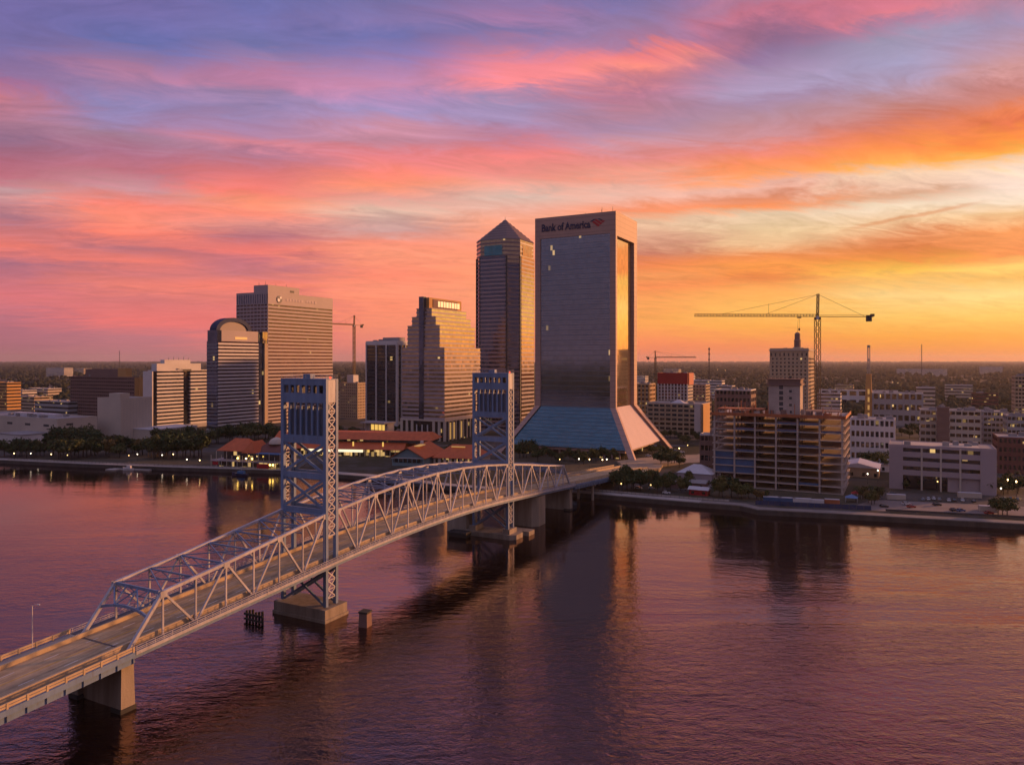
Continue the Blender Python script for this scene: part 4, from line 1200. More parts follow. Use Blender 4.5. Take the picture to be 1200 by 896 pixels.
# --- low theatre block, far left
B = Bld('theatre_block', 'long low blank concrete hall at the far left riverbank', 'hall', 67, 645, w=150, R_=114)
zt = B.z(492.5)
B.box('wall', M['cream'], -B.w, 0, 0, B.e, GZ - .5, zt)
B.cap(zt, M['cream'], units=4, seed=5, ph=.9)
B.box('front_wing', M['white'], -46, -10, -24, 0, GZ - .5, B.z(508))
B.box('front_wing_roof', M['roof'], -46.5, -9.5, -24.5, 0, B.z(508), B.z(507))
B.box('side_wing', M['cream'], -10, 6, -14, 0, GZ - .5, B.z(514))
B.box('raised_roof', M['metal_roof'], -100, -34, 18, B.e - 12, zt + .5, zt + 3.0)
for k in range(4): B.box('louvre', M['darkmetal'], -20 - 28 * k, -12 - 28 * k, -.12, .1, zt - 6, zt - 4)
B.box('louvre', M['darkmetal'], -.1, .12, 8, 14, zt - 5, zt - 3.2)

# --- old pale block between towers
B = Bld('pale_old_block', 'pale old block with rows of small windows left of the finned tower', 'old block', 419, 930, 398, 429)
B.floors(GZ, B.z(450), 12, M['tan'], M['gl_some'], sp=.5, pS=9, pw=1.6, pE=5, inset=.4)
B.cap(B.z(450), M['tan'], units=1, ph=1.2)
B.box('stair_tower', M['white'], -B.w * .7, -B.w * .35, 4, 14, B.z(450), B.z(439.5))
B = Bld('lit_pavilion', 'low pavilion glowing yellow below the dark finned tower', 'pavilion', 449, 640, 423, 462)
B.box('back_wall', M['grey'], -B.w, 0, 6, B.e, GZ - .5, B.z(497))
B.box('lit_front', M['lit_room'], -B.w + 6, -3, 5.6, 6, B.z(505), B.z(498.5))
B.box('roof', M['roof'], -B.w - 1, 1, 0, B.e + 1, B.z(497), B.z(495.5))
for k in range(6): B.box('post', M['darkmetal'], -B.w + 2 + (B.w - 4) * k / 5, -B.w + 2.4 + (B.w - 4) * k / 5, .4, .8, GZ - .5, B.z(497))

# --- red-topped block and its neighbours right of the flared tower
B = Bld('red_topped_block', 'block with bright red top storeys behind the cream garage', 'apartment block', 806, 910, 770.5, 812)
zt, zm = B.z(438.5), B.z(450)
B.floors(GZ, zm, 11, M['mauve'], M['gl_dark'], sp=.42, pS=9, pw=1.3, pE=4, pm=M['white'])
B.floors(zm, zt, 2, M['red'], M['red'], sp=.85, inset=.3)
B.box('red_bay', M['red'], -B.w * .06, 1.0, B.e * .1, B.e, zm - 1, zt + 1.4)
B.cap(zt, M['red'], units=2, seed=4)
B = Bld('cream_garage', 'cream parking garage with open decks and orange end wall', 'garage', 823, 705, 758, 834)
zt = B.z(475)
B.floors(GZ, zt, 7, M['tan'], M['gl_dark'], sp=.45, inset=1.2, pS=9, pw=1.1)
B.box('end_wall', M['ochre'], -1.5, .7, B.e * .02, B.e * .72, GZ - .5, zt + 1.0)  # sunlight on this end painted in as ochre
B.box('stair_tower', M['white'], -7.5, -1.6, -.6, 5, GZ - .5, zt + 1.2)
B.cap(zt, M['cream'], units=3, seed=6)
MB().loft([[(-B.w * .62, 1, zt + .5), (-B.w * .3, 1, zt + .5), (-B.w * .3, 16, zt + .5), (-B.w * .62, 16, zt + .5)], [(-B.w * .48, 8, zt + 4.5), (-B.w * .44, 8, zt + 4.5), (-B.w * .44, 9, zt + 4.5), (-B.w * .48, 9, zt + 4.5)]]).build('hip_roof', M['metal_roof'], B.r)
B = Bld('orange_block', 'small orange-lit block beside the foot of the flared tower', 'apartment block', 761, 800, 742, 768)
B.floors(GZ, B.z(451), 10, M['tan'], M['gl_some'], sp=.5, pS=4, pE=4, pw=1.4, pm=M['ochre'])
B.cap(B.z(451), M['tan'], units=1)
B = Bld('tan_block', 'tan block with many windows behind the cream garage, right of the red one', 'apartment block', 827, 960, 811, 832)
B.floors(GZ, B.z(452), 10, M['tan'], M['gl_some'], sp=.45, pS=4, pE=4, pw=1.2)
B.cap(B.z(452), M['tan'], units=1)

# --- old hotel-like tower with lantern
B = Bld('lantern_tower', 'old tan stone tower with rooftop lantern behind the construction site', 'old tower', 947.5, 800, 902, 955)
zt = B.z(409.5)
B.floors(GZ, zt - 9, 18, M['tan'], M['gl_dark'], sp=.55, pS=9, pw=2.3, pE=5, inset=.5)
B.box('top_storey', M['tan'], -B.w, 0, 0, B.e, zt - 9, zt - 1.2)
for k in range(9):
    x = -B.w + 1.6 + (B.w - 3.6) * k / 8
    B.box('top_window', M['gl_dark'], x - .8, x + .8, -.12, .2, zt - 7, zt - 3.5)
B.box('cornice', M['cream'], -B.w - .9, .9, -.9, B.e + .9, zt - 1.2, zt)
B.cap(zt, M['tan'], ph=1.2, units=1)
lx, ly = -B.w * .36, B.e * .4
zl = B.z(388)
MB().lathe((lx, ly, zt), [(6.2, 0), (6.2, 1.5), (4.6, 2.6), (4.4, 3.2)], 8).build('lantern_base', M['tan'], B.r)
hb = zl - zt
MB().lathe((lx, ly, zt + 3.2), [(3.6, 0), (3.5, hb * .35), (4.0, hb * .36), (3.0, hb * .45), (2.9, hb * .7), (3.2, hb * .72), (1.5, hb * .83)], 8).build('lantern', M['brown'], B.r)
MB().tube((lx, ly, zl), (lx, ly, zl + 13), .2, .06, 6).build('flagpole', M['darkmetal'], B.r)

# --- building under construction
B = Bld('construction_frame', 'unfinished concrete frame building with orange formwork on its top floor', 'construction site', 988.5, 405, 836, 1000, e=46)
w, e = B.w, B.e
zt = zat(490, 405); n = 10; z0 = GZ; h = (zt - z0) / n
MB().box(-w, 0, 0, e, GZ - .6, GZ + .3).build('ground_slab', M['slab'], B.r)
for i in range(1, n + 1):
    z = z0 + h * i
    MB().box(-w - .6, .6, -.7, e + .6, z - .42, z).build('floor_slab', M['slab'], B.r)
    if i < n:
        if i > 3: MB().box(-w - .5, .5, -.6, -.5, z + .9, z + 1.05).box(.48, .58, -.6, e, z + .9, z + 1.05).build('edge_rail', M['rust'] if i > 7 else M['brown'], B.r)
    for (xa, xb) in ((-w + 14, -w + 24), (-w + 34, -w + 44)):
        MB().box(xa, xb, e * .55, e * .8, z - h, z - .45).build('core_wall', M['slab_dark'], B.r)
for k in range(7):
    x = -w + .2 + (w - 1.3) * k / 6
    for j in range(5):
        y = -.55 + (e - 1) * j / 4
        wd = .95 if j == 0 else .8
        MB().box(x, x + wd, y, y + wd, GZ - .5, zt + (.9 if (j == 0) else .4)).build('column', M['slab'], B.r)
rr = random.Random(3)
for i in range(n):
    z = z0 + h * i
    for k in range(6):
        xa = -w + 1.4 + (w - 1.3) * k / 6; xb = xa + (w - 1.3) / 6 - 1.2
        q = rr.random()
        if (k in (0, 1) and i in (2, 3, 4) and (k == 0 or i != 4)):
            MB().box(xa - .6, xb + .6, .15, .3, z + .1, z + h - .5).build('blue_glazing', M['bluewrap'], B.r)
        elif k == 5 - (i % 2) and 4 < i < 9 and q < .45:
            MB().box(xa, xb, 6, 6.2, z + .1, z + h - .5).build('inner_wall', M['brown'], B.r)
        elif q < .22 and i > 0:
            MB().box(xa + 1, xb - 3 * q, 9 + 4 * q, 9.2 + 4 * q, z + .05, z + h - .5).build('inner_wall', M['brown'] if q < .15 else M['brick'], B.r)
        elif q > .88:
            MB().box(xa, xb, -.3, -.2, z + .1, z + 1.2).build('edge_panel', M['bluewrap'], B.r)
for i, k in ((8, 5), (7, 5), (7, 4), (6, 5), (5, 4), (9, 2)):
    x = -w + 5 + (w - 2) * k / 6
    MB().box(x, x + 1.2, 3, 3.2, z0 + h * (i + 1) - .75, z0 + h * (i + 1) - .5).build('work_light', M['lit_white'], B.r)
# formwork, props and clutter on the top deck
MB().box(-w - 1.2, 1.0, -1.3, -.9, zt - .5, zt + 1.25).box(.9, 1.2, -1.2, e + .6, zt - .5, zt + 1.25).build('edge_formwork', M['rust'], B.r)
MB().box(-w + 1, -w * .62, 6, 20, zt + 2.8, zt + 3.2).build('form_table', M['rust'], B.r)
MB().box(-w * .3, -2, 8, 24, zt + 2.6, zt + 3.0).build('form_table', M['brown'], B.r)
for k in range(80):
    x = -w + (w - 1) * rr.random(); y = rr.uniform(.4, 26); hh = rr.uniform(1.2, 3.5) if k % 4 else rr.uniform(4, 7.5)
    MB().box(x, x + .36, y, y + .36, zt, zt + hh).build('prop', M['rust'] if k % 3 else M['slab'], B.r)
for k in range(26):
    x = -w + 2 + (w - 6) * rr.random(); y = rr.uniform(1, 22)
    MB().box(x, x + rr.uniform(1.2, 4), y, y + rr.uniform(1, 3), zt, zt + rr.uniform(.8, 3.2)).build('stacked_material', rr.choice([M['rust'], M['slab'], M['brown'], M['white']]), B.r)
xc0, xc1 = -w * .56 - 2, -w * .56 + 15.5
MB().box(xc0, xc1, 14, 27, zt, zat(452, 425)).build('lift_core', M['slab'], B.r)
for k in range(6): MB().box(xc0 + 6.0, xc0 + 8.2, 13.9, 14.2, zt + 2 + 3.2 * k, zt + 4.2 + 3.2 * k).box(xc0 + 11.5, xc0 + 13, 13.9, 14.2, zt + 1 + 4.0 * k, zt + 2.4 + 4.0 * k).build('core_opening', M['darkmetal'], B.r)
zq = zat(452, 425)
MB().box(xc0 - .8, xc1 + .8, 13.2, 27.8, zq, zq + 1.1).box(xc0 - .8, xc1 + .8, 13.2, 27.8, zq + 3.4, zq + 3.8).box(xc0 - .2, xc1 + .2, 13.8, 27.2, zq + 1.1, zq + 3.4).build('climbing_form', M['brown'], B.r)
for k in range(9): MB().box(xc0 - .6 + 2.05 * k, xc0 - .4 + 2.05 * k, 13.3, 13.5, zq + 1.1, zq + 5.6).build('form_post', M['brown'], B.r)
# hoist tower on the left flank
hm_ = MB()
for x in (-w - 5, -w - 2.4):
    for y in (14, 16.6): hm_.box(x, x + .25, y, y + .25, GZ, zt + 12)
z = GZ
while z < zt + 10:
    hm_.bar((-w - 5, 14, z), (-w - 2.4, 14, z + 2.6), .12).bar((-w - 2.4, 16.6, z), (-w - 5, 16.6, z + 2.6), .12); z += 2.6
hm_.build('hoist_mast', M['brown'], B.r)

# --- riverside office with banded windows, right
B = Bld('riverside_office', 'long pale four-storey block with dark ribbon windows and flat pink roof on the right bank', 'office block', 1168, 403, 1042, e=26)
w, e = B.w, B.e
zt = B.z(527.5); zg_ = B.z(563)
n = 3; h = (zt - 1.0 - zg_) / n
xs_ = [-w, -w + w * .135, -w * .13, 0]
B.box('end_block', M['mauve'], -w, -w * .865, -.4, e, GZ - .5, zt)
B.box('end_block', M['mauve'], -w * .145, 0, -.4, e, GZ - .5, zt)
for i in range(n):
    z = zg_ + h * i
    B.box('spandrel', M['mauve'], -w * .865, -w * .145, 0, e - .2, z, z + h * .58)
    B.box('window_band', M['gl_some'], -w * .865, -w * .145, .6, e - .6, z + h * .58, z + h)
B.box('spandrel', M['mauve'], -w * .865, -w * .145, 0, e - .2, zt - 1.0, zt)
for k in (1, 2, 3):
    x = -w * .865 + w * .72 * k / 4
    B.box('column', M['cream'], x - .45, x + .45, -.3, .5, GZ - .5, zt - .2)
B.box('ground_floor', M['gl_dark'], -w * .865, -w * .44, 4, e - 1, GZ - .5, zg_)
B.box('ground_wall', M['mauve'], -w * .44, -w * .145, 1.5, e - 1, GZ - .5, zg_)
B.box('roof', M['cream'], -w * .865, -w * .145, .4, e - .4, zt, zt + .35)
B.cap(zt, M['mauve'], units=2, seed=2, ph=.5, slab=.2)

# --- smaller blocks on the right
def small(name, label, cat, cx, Y, L, R_, ytop, nfl, wall, gl, e=None, roof=None, seed=1, pS=6, pE=3, pW=0, sp=.5):
    b = Bld(name, label, cat, cx, Y, L, R_, e=e)
    zt = b.z(ytop)
    b.floors(GZ, zt, nfl, wall, gl, sp=sp, pS=pS, pE=pE, pW=pW, pw=max(.6, b.w * .035), inset=.35)
    b.cap(zt, roof or wall, units=2, seed=seed, ph=.6)
    return b
small('white_block', 'white three-storey block with square windows right of the construction site', 'office block', 1049, 520, 996, None, 493.5, 4, M['white'], M['gl_dark'], e=26, seed=3, pS=9)
def shed(name, label, cx, Y, w_, e_, zw, zr_, wall, roofm, ridge='x'):
    b = Bld(name, label, 'low building', cx, Y, w=w_, e=e_)
    b.box('wall', wall, -w_, 0, 0, e_, GZ - .5, zw)
    mb = MB(); o = .7
    if ridge == 'x':
        mb.loft([[(-w_ - o, -o, zw), (-w_ - o, e_ + o, zw), (-w_ - o, e_ / 2, zr_)], [(o, -o, zw), (o, e_ + o, zw), (o, e_ / 2, zr_)]])
    elif ridge == 'y':
        mb.loft([[(-w_ - o, -o, zw), (o, -o, zw), (-w_ / 2, -o, zr_)], [(-w_ - o, e_ + o, zw), (o, e_ + o, zw), (-w_ / 2, e_ + o, zr_)]])
    else:
        mb.loft([[(-w_ - o, -o, zw), (o, -o, zw), (o, e_ + o, zw), (-w_ - o, e_ + o, zw)], [(-w_ * .62, e_ * .45, zr_), (-w_ * .38, e_ * .45, zr_), (-w_ * .38, e_ * .55, zr_), (-w_ * .62, e_ * .55, zr_)]])
    mb.build('roof', roofm, b.r)
    for k in range(max(2, int(w_ / 5))):
        x = -w_ + 2 + (w_ - 4) * k / max(1, int(w_ / 5) - 1)
        b.box('window', M['gl_some'], x - .8, x + .8, -.08, .15, GZ + .8, min(zw - .8, GZ + 3))
    return b
shed('metal_roofed_hall', 'tan hall with plain pale metal roof behind the site hoardings', 1030, 462, 24, 26, GZ + 6, GZ + 9, M['tan'], M['metal_roof'], 'y')
shed('rear_shed', 'pale low-roofed hall behind the long riverside office', 1122, 470, 44, 18, GZ + 5, GZ + 7.5, M['white'], M['metal_roof'], 'x')
small('balcony_block', 'cream garage with lit open decks among trees on the right', 'garage', 1110, 640, 1078, None, 482, 5, M['cream'], M['gl_some'], e=30, pS=5, seed=12)
small('deck_garage', 'open deck garage right of the brown stair tower', 'garage', 1150, 612, 1112, None, 483, 5, M['cream'], M['gl_some'], e=30, pS=5, pW=3, seed=13, sp=.55)
small('stair_block', 'plain brown stair tower wedged between two garages', 'stair tower', 1113, 622, 1098, None, 479, 5, M['brown'], M['brown'], e=14, pS=0, pE=0, seed=14)
small('grey_office', 'grey glassy office at the right edge behind the trees', 'office block', 1182, 640, 1152, None, 484, 6, M['grey'], M['gl_some'], e=30, pS=6, pW=4, seed=15)
small('lit_office', 'brown office with a few lit windows at the far right edge', 'office block', 1212, 600, 1180, None, 489, 5, M['grey'], M['gl_some'], e=28, pS=6, pW=3, seed=16)
small('brick_block', 'red brick block cut by the right edge of the view', 'apartment block', 1232, 470, 1169, None, 516, 4, M['brick'], M['gl_some'], e=30, pS=11, pW=3, seed=17)
small('edge_tower', 'slim lit apartment tower at the right edge', 'apartment tower', 1206, 690, 1189, None, 442, 16, M['tan'], M['gl_some'], e=22, pS=4, pW=3, seed=18)
small('white_cornice_block', 'low brown block with white roof clutter behind the construction site', 'office block', 880, 660, 838, 886, 458, 7, M['brown'], M['gl_dark'], seed=19, pS=9, roof=M['white'])
small('low_grey_block', 'low pale block left of the construction frame with a grey roof', 'office block', 846, 470, 820, 850, 511, 4, M['brown'], M['gl_dark'], seed=20, pS=5, roof=M['white'])
shed('hip_roofed_house', 'hip-roofed pale building left of the blue-glazed frame', 834, 432, 20, 14, GZ + 7, GZ + 11.5, M['mauve'], M['metal_roof'], 'hip')
shed('riverside_cafe', 'low brown riverside building under the trees beside the bridge ramp', 826, 418, 22, 8, GZ + 4, GZ + 5.5, M['brown'], M['roof'], 'x')
shed('red_walled_kiosk', 'small red-walled building near the right end of the tree row', 829, 402, 10, 6, GZ + 3, GZ + 4.4, M['red'], M['metal_roof'], 'x')
small('white_warehouse', 'long white flat building far behind the lantern tower', 'warehouse', 1052, 1100, 960, None, 459, 2, M['white'], M['gl_dark'], e=30, pS=8, seed=21)
small('grey_warehouse', 'long grey shed right of the steeple', 'warehouse', 1082, 820, 1022, None, 462, 3, M['grey'], M['gl_some'], e=30, pS=8, seed=22, roof=M['white'])
# small far-off buildings standing out of the woods, each with its own look
FARB = [(8, 1100, 40, 20, 449, 'ochre', 'orange-lit block cut by the left edge of the view'),
 (26, 1300, 45, 25, 458, 'white', 'small pale block near the left edge before the woods'), (56, 1350, 60, 25, 456, 'cream', 'long cream flat block in front of the left woods'),
 (40, 1000, 30, 25, 466, 'tan', 'low tan block left of the brown slab'), (80, 900, 70, 30, 472, 'grey', 'long grey flat-roofed hall left of the brown slab'),
 (75, 3200, 130, 40, 431, 'white', 'far white warehouse low on the left horizon'), (98, 3400, 70, 40, 432, 'cream', 'tiny far cream shed right of the white warehouse'),
 (1110, 3300, 200, 50, 433, 'white', 'far long white shed on the right horizon'), (1175, 3500, 90, 40, 430, 'white', 'tiny far white shed near the right edge'),
 (812, 2400, 40, 30, 439, 'white', 'tiny far white house above the red-topped block'), (846, 1250, 60, 24, 447, 'white', 'pale block in the woods right of the red top'),
 (858, 1150, 25, 24, 453, 'cream', 'small cream house left of the lantern tower'), (830, 1400, 36, 24, 446, 'cream', 'little white-roofed block right of the red top'),
 (1096, 900, 20, 14, 455, 'cream', 'cream house among trees above the garages'), (1170, 980, 30, 16, 462, 'brick', 'small brick house among trees near the right edge'),
 (1000, 1300, 30, 20, 452, 'tan', 'small tan house right of the crane mast'), (985, 900, 26, 16, 462, 'white', 'small white house between crane and steeple'),
 (402, 1150, 30, 20, 461, 'tan', 'tan block left of the pale old block'), (756, 2100, 40, 30, 441, 'white', 'tiny far white house right of the flared tower'),
 (1140, 1250, 40, 20, 452, 'cream', 'cream shed in the woods above the deck garage'), (795, 2900, 60, 40, 433, 'cream', 'faint far shed above the red-topped block')]
for i, (cx, Y, w_, e_, yt, mt, lab) in enumerate(FARB):
    b = Bld('far_building', lab, 'building', cx, Y, w=w_, e=e_)
    zt = max(b.z(yt), GZ + 6)
    nf = max(1, int((zt - GZ) / 4.5))
    b.floors(GZ, zt, nf, M[mt], M['gl_some'], sp=.6, inset=.3)
    b.cap(zt, M['white'] if mt in ('white', 'cream') else M[mt], units=1, seed=i, ph=.8)

# --- riverside marketplace with terracotta roofs
def hip(mb, x0, x1, y0, y1, z0, z1, f=.35, o=.8):
    """hip roof with its ridge along the longer side"""
    lx, ly = x1 - x0, y1 - y0
    xm, ym = (x0 + x1) / 2, (y0 + y1) / 2
    if lx >= ly: r = [(x0 + ly * f, ym - .1), (x1 - ly * f, ym - .1), (x1 - ly * f, ym + .1), (x0 + ly * f, ym + .1)]
    else: r = [(xm - .1, y0 + lx * f), (xm + .1, y0 + lx * f), (xm + .1, y1 - lx * f), (xm - .1, y1 - lx * f)]
    mb.loft([[(x0 - o, y0 - o, z0 - .25), (x1 + o, y0 - o, z0 - .25), (x1 + o, y1 + o, z0 - .25), (x0 - o, y1 + o, z0 - .25)],
             [(x0 - o, y0 - o, z0), (x1 + o, y0 - o, z0), (x1 + o, y1 + o, z0), (x0 - o, y1 + o, z0)], [(x, y, z1) for x, y in r]])
    return mb
B = Bld('market_hall', 'long glazed market hall under two tiers of terracotta roof', 'market hall', 506, 565, 330, e=26, rz=-RAD(9))
w = (at(506, 565) - at(330, 600)); e = 26
zl, zu = B.z(526.5), B.z(516)
B.box('glazed_hall', M['gl_lit'], -w + 1, -22, -4, e - 2, GZ - .5, zl)
for k in range(26):
    x = -w + 1.5 + (w - 25) * k / 25
    B.box('column', M['cream'], x, x + .5, -5.4, -4.9, GZ - .5, zl)
MB().loft([[(-w - 1, -7.5, zl - .2), (-20, -7.5, zl - .2), (-20, e, zl - .2), (-w - 1, e, zl - .2)], [(-w - 1, -7.5, zl), (-20, -7.5, zl), (-20, e, zl), (-w - 1, e, zl)], [(-w - 1, 0, B.z(519.5)), (-20, 0, B.z(519.5)), (-20, e, B.z(519.5)), (-w - 1, e, B.z(519.5))]]).build('lower_roof', M['terracotta'], B.r)
B.box('clerestory', M['gl_some'], -w, -1, 1.0, e, B.z(519.5) - .3, zu)
MB().loft([[(-w - 2, -2, zu), (1, -2, zu), (1, e + 2, zu), (-w - 2, e + 2, zu)], [(-w - 2, 7, B.z(508.5)), (-4, 7, B.z(508.5)), (-4, e - 7, B.z(508.5)), (-w - 2, e - 7, B.z(508.5))]]).build('upper_roof', M['terracotta'], B.r)
B.box('canopy_light', M['lit_white'], -w * .78, -w * .42, -6.6, -6.2, GZ + 3.3, GZ + 5.2)
for k in range(9):
    x = -w + 4 + (w - 30) * k / 8
    B.box('hall_lamp', M['lit_room'], x, x + (1.2 if k % 3 else 2.4), -4.15, -4.02, GZ + 3 + (k % 3) * 2, GZ + 6 + (k % 2) * 5)
B.box('skylight', M['lit_soft'], -34, -20, 1.5, 3.0, B.z(514), B.z(513.2))
B = Bld('gabled_pavilion', 'blue-grey gabled pavilion with big terracotta roof in front of the stepped tower', 'pavilion', 497, 512, w=24.5, e=44, rz=-RAD(14))
w, e = 24.5, 44
zE, zR = B.z(537), B.z(524.5)
B.box('wall', M['teal'], -w + .5, -.5, .5, e, GZ - .5, zE)
B.box('gallery', M['gl_dark'], -w + 1.5, -1.5, .2, .5, zE - 3.2, zE - .6)
for k in range(7): B.box('gallery_post', M['teal'], -w + 2 + (w - 4.4) * k / 6, -w + 2.4 + (w - 4.4) * k / 6, .05, .22, zE - 3.4, zE - .4)
B.box('gable_trim', M['white'], -w, 0, .12, .5, zE - .45, zE)
MB().loft([[(-w + .6, .6, zE), (-.6, .6, zE), (-w / 2, .6, zR - .7)], [(-w + .6, 1.0, zE), (-.6, 1.0, zE), (-w / 2, 1.0, zR - .7)]]).build('gable', M['teal'], B.r)
MB().loft([[(-w - 1, -1, zE - .3), (-w - 1, -1, zE + .1), (-w / 2, -1, zR), (1, -1, zE + .1), (1, -1, zE - .3), (-w / 2, -1, zR - .5)], [(-w - 1, e, zE - .3), (-w - 1, e, zE + .1), (-w / 2, e, zR), (1, e, zE + .1), (1, e, zE - .3), (-w / 2, e, zR - .5)]]).build('roof', M['terracotta'], B.r)
B.box('skylight', M['lit_soft'], -w / 2 + 1.0, -w / 2 + 5, 10, 22, zR - .6, zR - .1)
B.box('chimney', M['white'], -w / 2 - .9, -w / 2 + .9, 27, 29, zR - 1, zR + 1.6)
mb = MB(); hip(mb, 1.4, 36, 14, 42, zE - 1.0, zE + 7.2)
mb.build('side_roof', M['terracotta'], B.r)
B.box('side_wall', M['cream'], 1.6, 35.6, 14.4, 41.6, GZ - .5, zE - 1.3)
B.box('side_skylight', M['lit_soft'], 12, 22, 23.2, 24.4, zE + 5.4, zE + 6.2)
for k in range(8): B.box('side_window', M['gl_lit'], 3 + 4 * k, 5 + 4 * k, 14.3, 14.5, GZ + 1, GZ + 4.5)
B = Bld('riverside_restaurant', 'red-roofed riverside restaurant with terraces and blue awning left of the nearer tower', 'restaurant', 330, 498, w=55, e=24, rz=-RAD(16))
w = 55
zE = B.z(531)
B.box('ground_floor', M['gl_lit'], -w + 3, -4, 4, 22, GZ - .5, GZ + 4.2)
B.box('terrace', M['mauve'], -w - 1, -.5, -.5, 22.5, GZ + 4.2, GZ + 4.7)
B.box('upper_floor', M['gl_some'], -w + 5, -6, 6, 21, GZ + 4.7, zE)
mb = MB(); hip(mb, -w + 3, -w * .5, 3, 22, zE, B.z(517.5)); mb.build('hip_roof', M['terracotta'], B.r)
mb = MB(); hip(mb, -w * .54, -w * .38, 0, 18, zE - .5, B.z(519)); mb.build('gable_roof', M['terracotta'], B.r)
mb = MB(); hip(mb, -w * .46, -4, 6, 22, zE - .6, B.z(521.5)); mb.build('hip_roof', M['brick'], B.r)
MB().lathe((-w * .24, 14, B.z(523)), [(5.2, 0), (5.0, 1.2), (4.0, 3.0), (1.6, 4.2), (.2, 4.6)], 14).build('dome_roof', M['cream'], B.r)
B.box('awning', M['blueawning'], -w * .4, -1, -.2, 6.2, zE - 1.2, zE - .7)
for k in range(14):
    x = -w - .6 + (w - .6) * k / 13
    B.box('post', M['cream'], x, x + .3, -.4, -.1, GZ - .4, zE - (.1 if k % 2 else 2.8))
rl = MB()
for z in (GZ + 5.7, GZ + 5.2): rl.box(-w - .9, -.6, -.45, -.35, z, z + .12)
rl.build('railing', M['cream'], B.r)
B.box('red_banner', M['red'], -w * .34, -w * .17, -.75, -.6, GZ + .6, GZ + 3.6)
B.box('red_banner', M['red'], -w * .98, -w * .9, -.75, -.6, GZ + 1.6, GZ + 3.8)
for k, x in enumerate((-w * .62, -w * .5, -w * .41, -w * .16, -w * .12)):
    MB().lathe((x, -.2, GZ + (6.6 if k < 3 else 3.0)), [(.1, -.5), (.5, -.2), (.55, .3), (.1, .6)], 8).build('terrace_lamp', M['lamp_yellow'] if k != 1 else M['lamp'], B.r)
# ------------------------------------------------------------------ trees
def crown_mesh(seed, rx, rz_, n, m, leaf=0.75, k=11):
    rg = np.random.default_rng(seed)
    ce = []
    for i in range(k):
        v = rg.normal(size=3); v /= np.linalg.norm(v); v *= rg.uniform(.25, .82)
        if v[2] < -.35: v[2] *= .4
        ce.append((v[0] * rx, v[1] * rx, v[2] * rz_, rg.uniform(.30, .52)))
    V = []; Fc = []
    for i in range(n):
        c = ce[rg.integers(k)]
        d = rg.normal(size=3); d /= np.linalg.norm(d)
        rad = c[3] * rg.uniform(.45, 1.22)
        p = np.array([c[0] + d[0] * rad * rx, c[1] + d[1] * rad * rx, c[2] + d[2] * rad * rz_])
        nn = d + rg.normal(size=3) * .55; nn /= np.linalg.norm(nn)
        a = np.cross(nn, rg.normal(size=3)); a /= np.linalg.norm(a); b = np.cross(nn, a)
        s = leaf * rg.uniform(.6, 1.35)
        o = len(V)
        V += [p + a * s, p + b * s * .62, p - a * s, p - b * s * .62]; Fc.append((o, o + 1, o + 2, o + 3))
    me = bpy.data.meshes.new('crown'); me.from_pydata([tuple(v) for v in V], [], Fc); me.materials.append(m); me.update()
    return me
def trunk_mesh(h, r, rx, rz_, seed):
    rr = random.Random(seed); mb = MB()
    mb.tube((0, 0, -.3), (0.1, 0, h), r, r * .6, 7)
    for i in range(5):
        a = 6.28 * i / 5 + rr.random(); 
        mb.tube((0.05, 0, h * rr.uniform(.7, .95)), (math.cos(a) * rx * .55, math.sin(a) * rx * .55, h + rz_ * rr.uniform(.5, 1.1)), r * .45, r * .14, 5)
    me = bpy.data.meshes.new('trunk'); me.from_pydata(mb.v, [], mb.f); me.materials.append(M['bark']); me.update()
    return me
KINDS_T = []
for sd, (rx, rz_, h, lm) in enumerate([(4.6, 3.7, 3.2, 'leaf0'), (5.4, 3.9, 3.4, 'leaf0'), (3.9, 4.3, 3.0, 'leaf1'), (4.8, 3.5, 2.8, 'leaf1'), (3.6, 3.9, 2.6, 'leaf2'), (4.2, 4.6, 3.6, 'leaf0')]):
    KINDS_T.append((crown_mesh(40 + sd, rx, rz_, 1000, M[lm], leaf=.58, k=14), trunk_mesh(h, .3, rx, rz_, sd), h + rz_ * .72))
def one_tree(x, y, s, kind, label, group, z=GZ, rz=0.0):
    cm, tm, cz = KINDS_T[kind]
    t = thing('broadleaf_tree', label, 'tree', (x, y, z), rz, group)
    t.scale = (s, s, s)
    k = bpy.data.objects.new('trunk', tm); COL.objects.link(k); adopt(k, t)
    c = bpy.data.objects.new('crown', cm); COL.objects.link(c); adopt(c, t); c.location = (0, 0, cz)
    return t
ORD = ['leftmost', 'second', 'third', 'fourth', 'fifth', 'sixth', 'seventh', 'eighth', 'ninth', 'tenth', 'eleventh', 'twelfth', 'thirteenth', 'fourteenth', 'fifteenth', 'sixteenth', 'seventeenth', 'eighteenth', 'nineteenth', 'twentieth', 'twenty-first', 'twenty-second', 'twenty-third', 'twenty-fourth', 'twenty-fifth', 'twenty-sixth', 'twenty-seventh', 'twenty-eighth']
def ordi(i, n):
    if i == 0: return 'leftmost'
    if i == n - 1: return 'rightmost'
    return ORD[i] + ' from left'
def on_bridge(x, y):
    dx_, dy_ = x - BX, y - BY
    lx = dx_ * EV.x + dy_ * EV.y; lt = dx_ * DV.x + dy_ * DV.y
    return -25 < lx < 7 and lt < 316
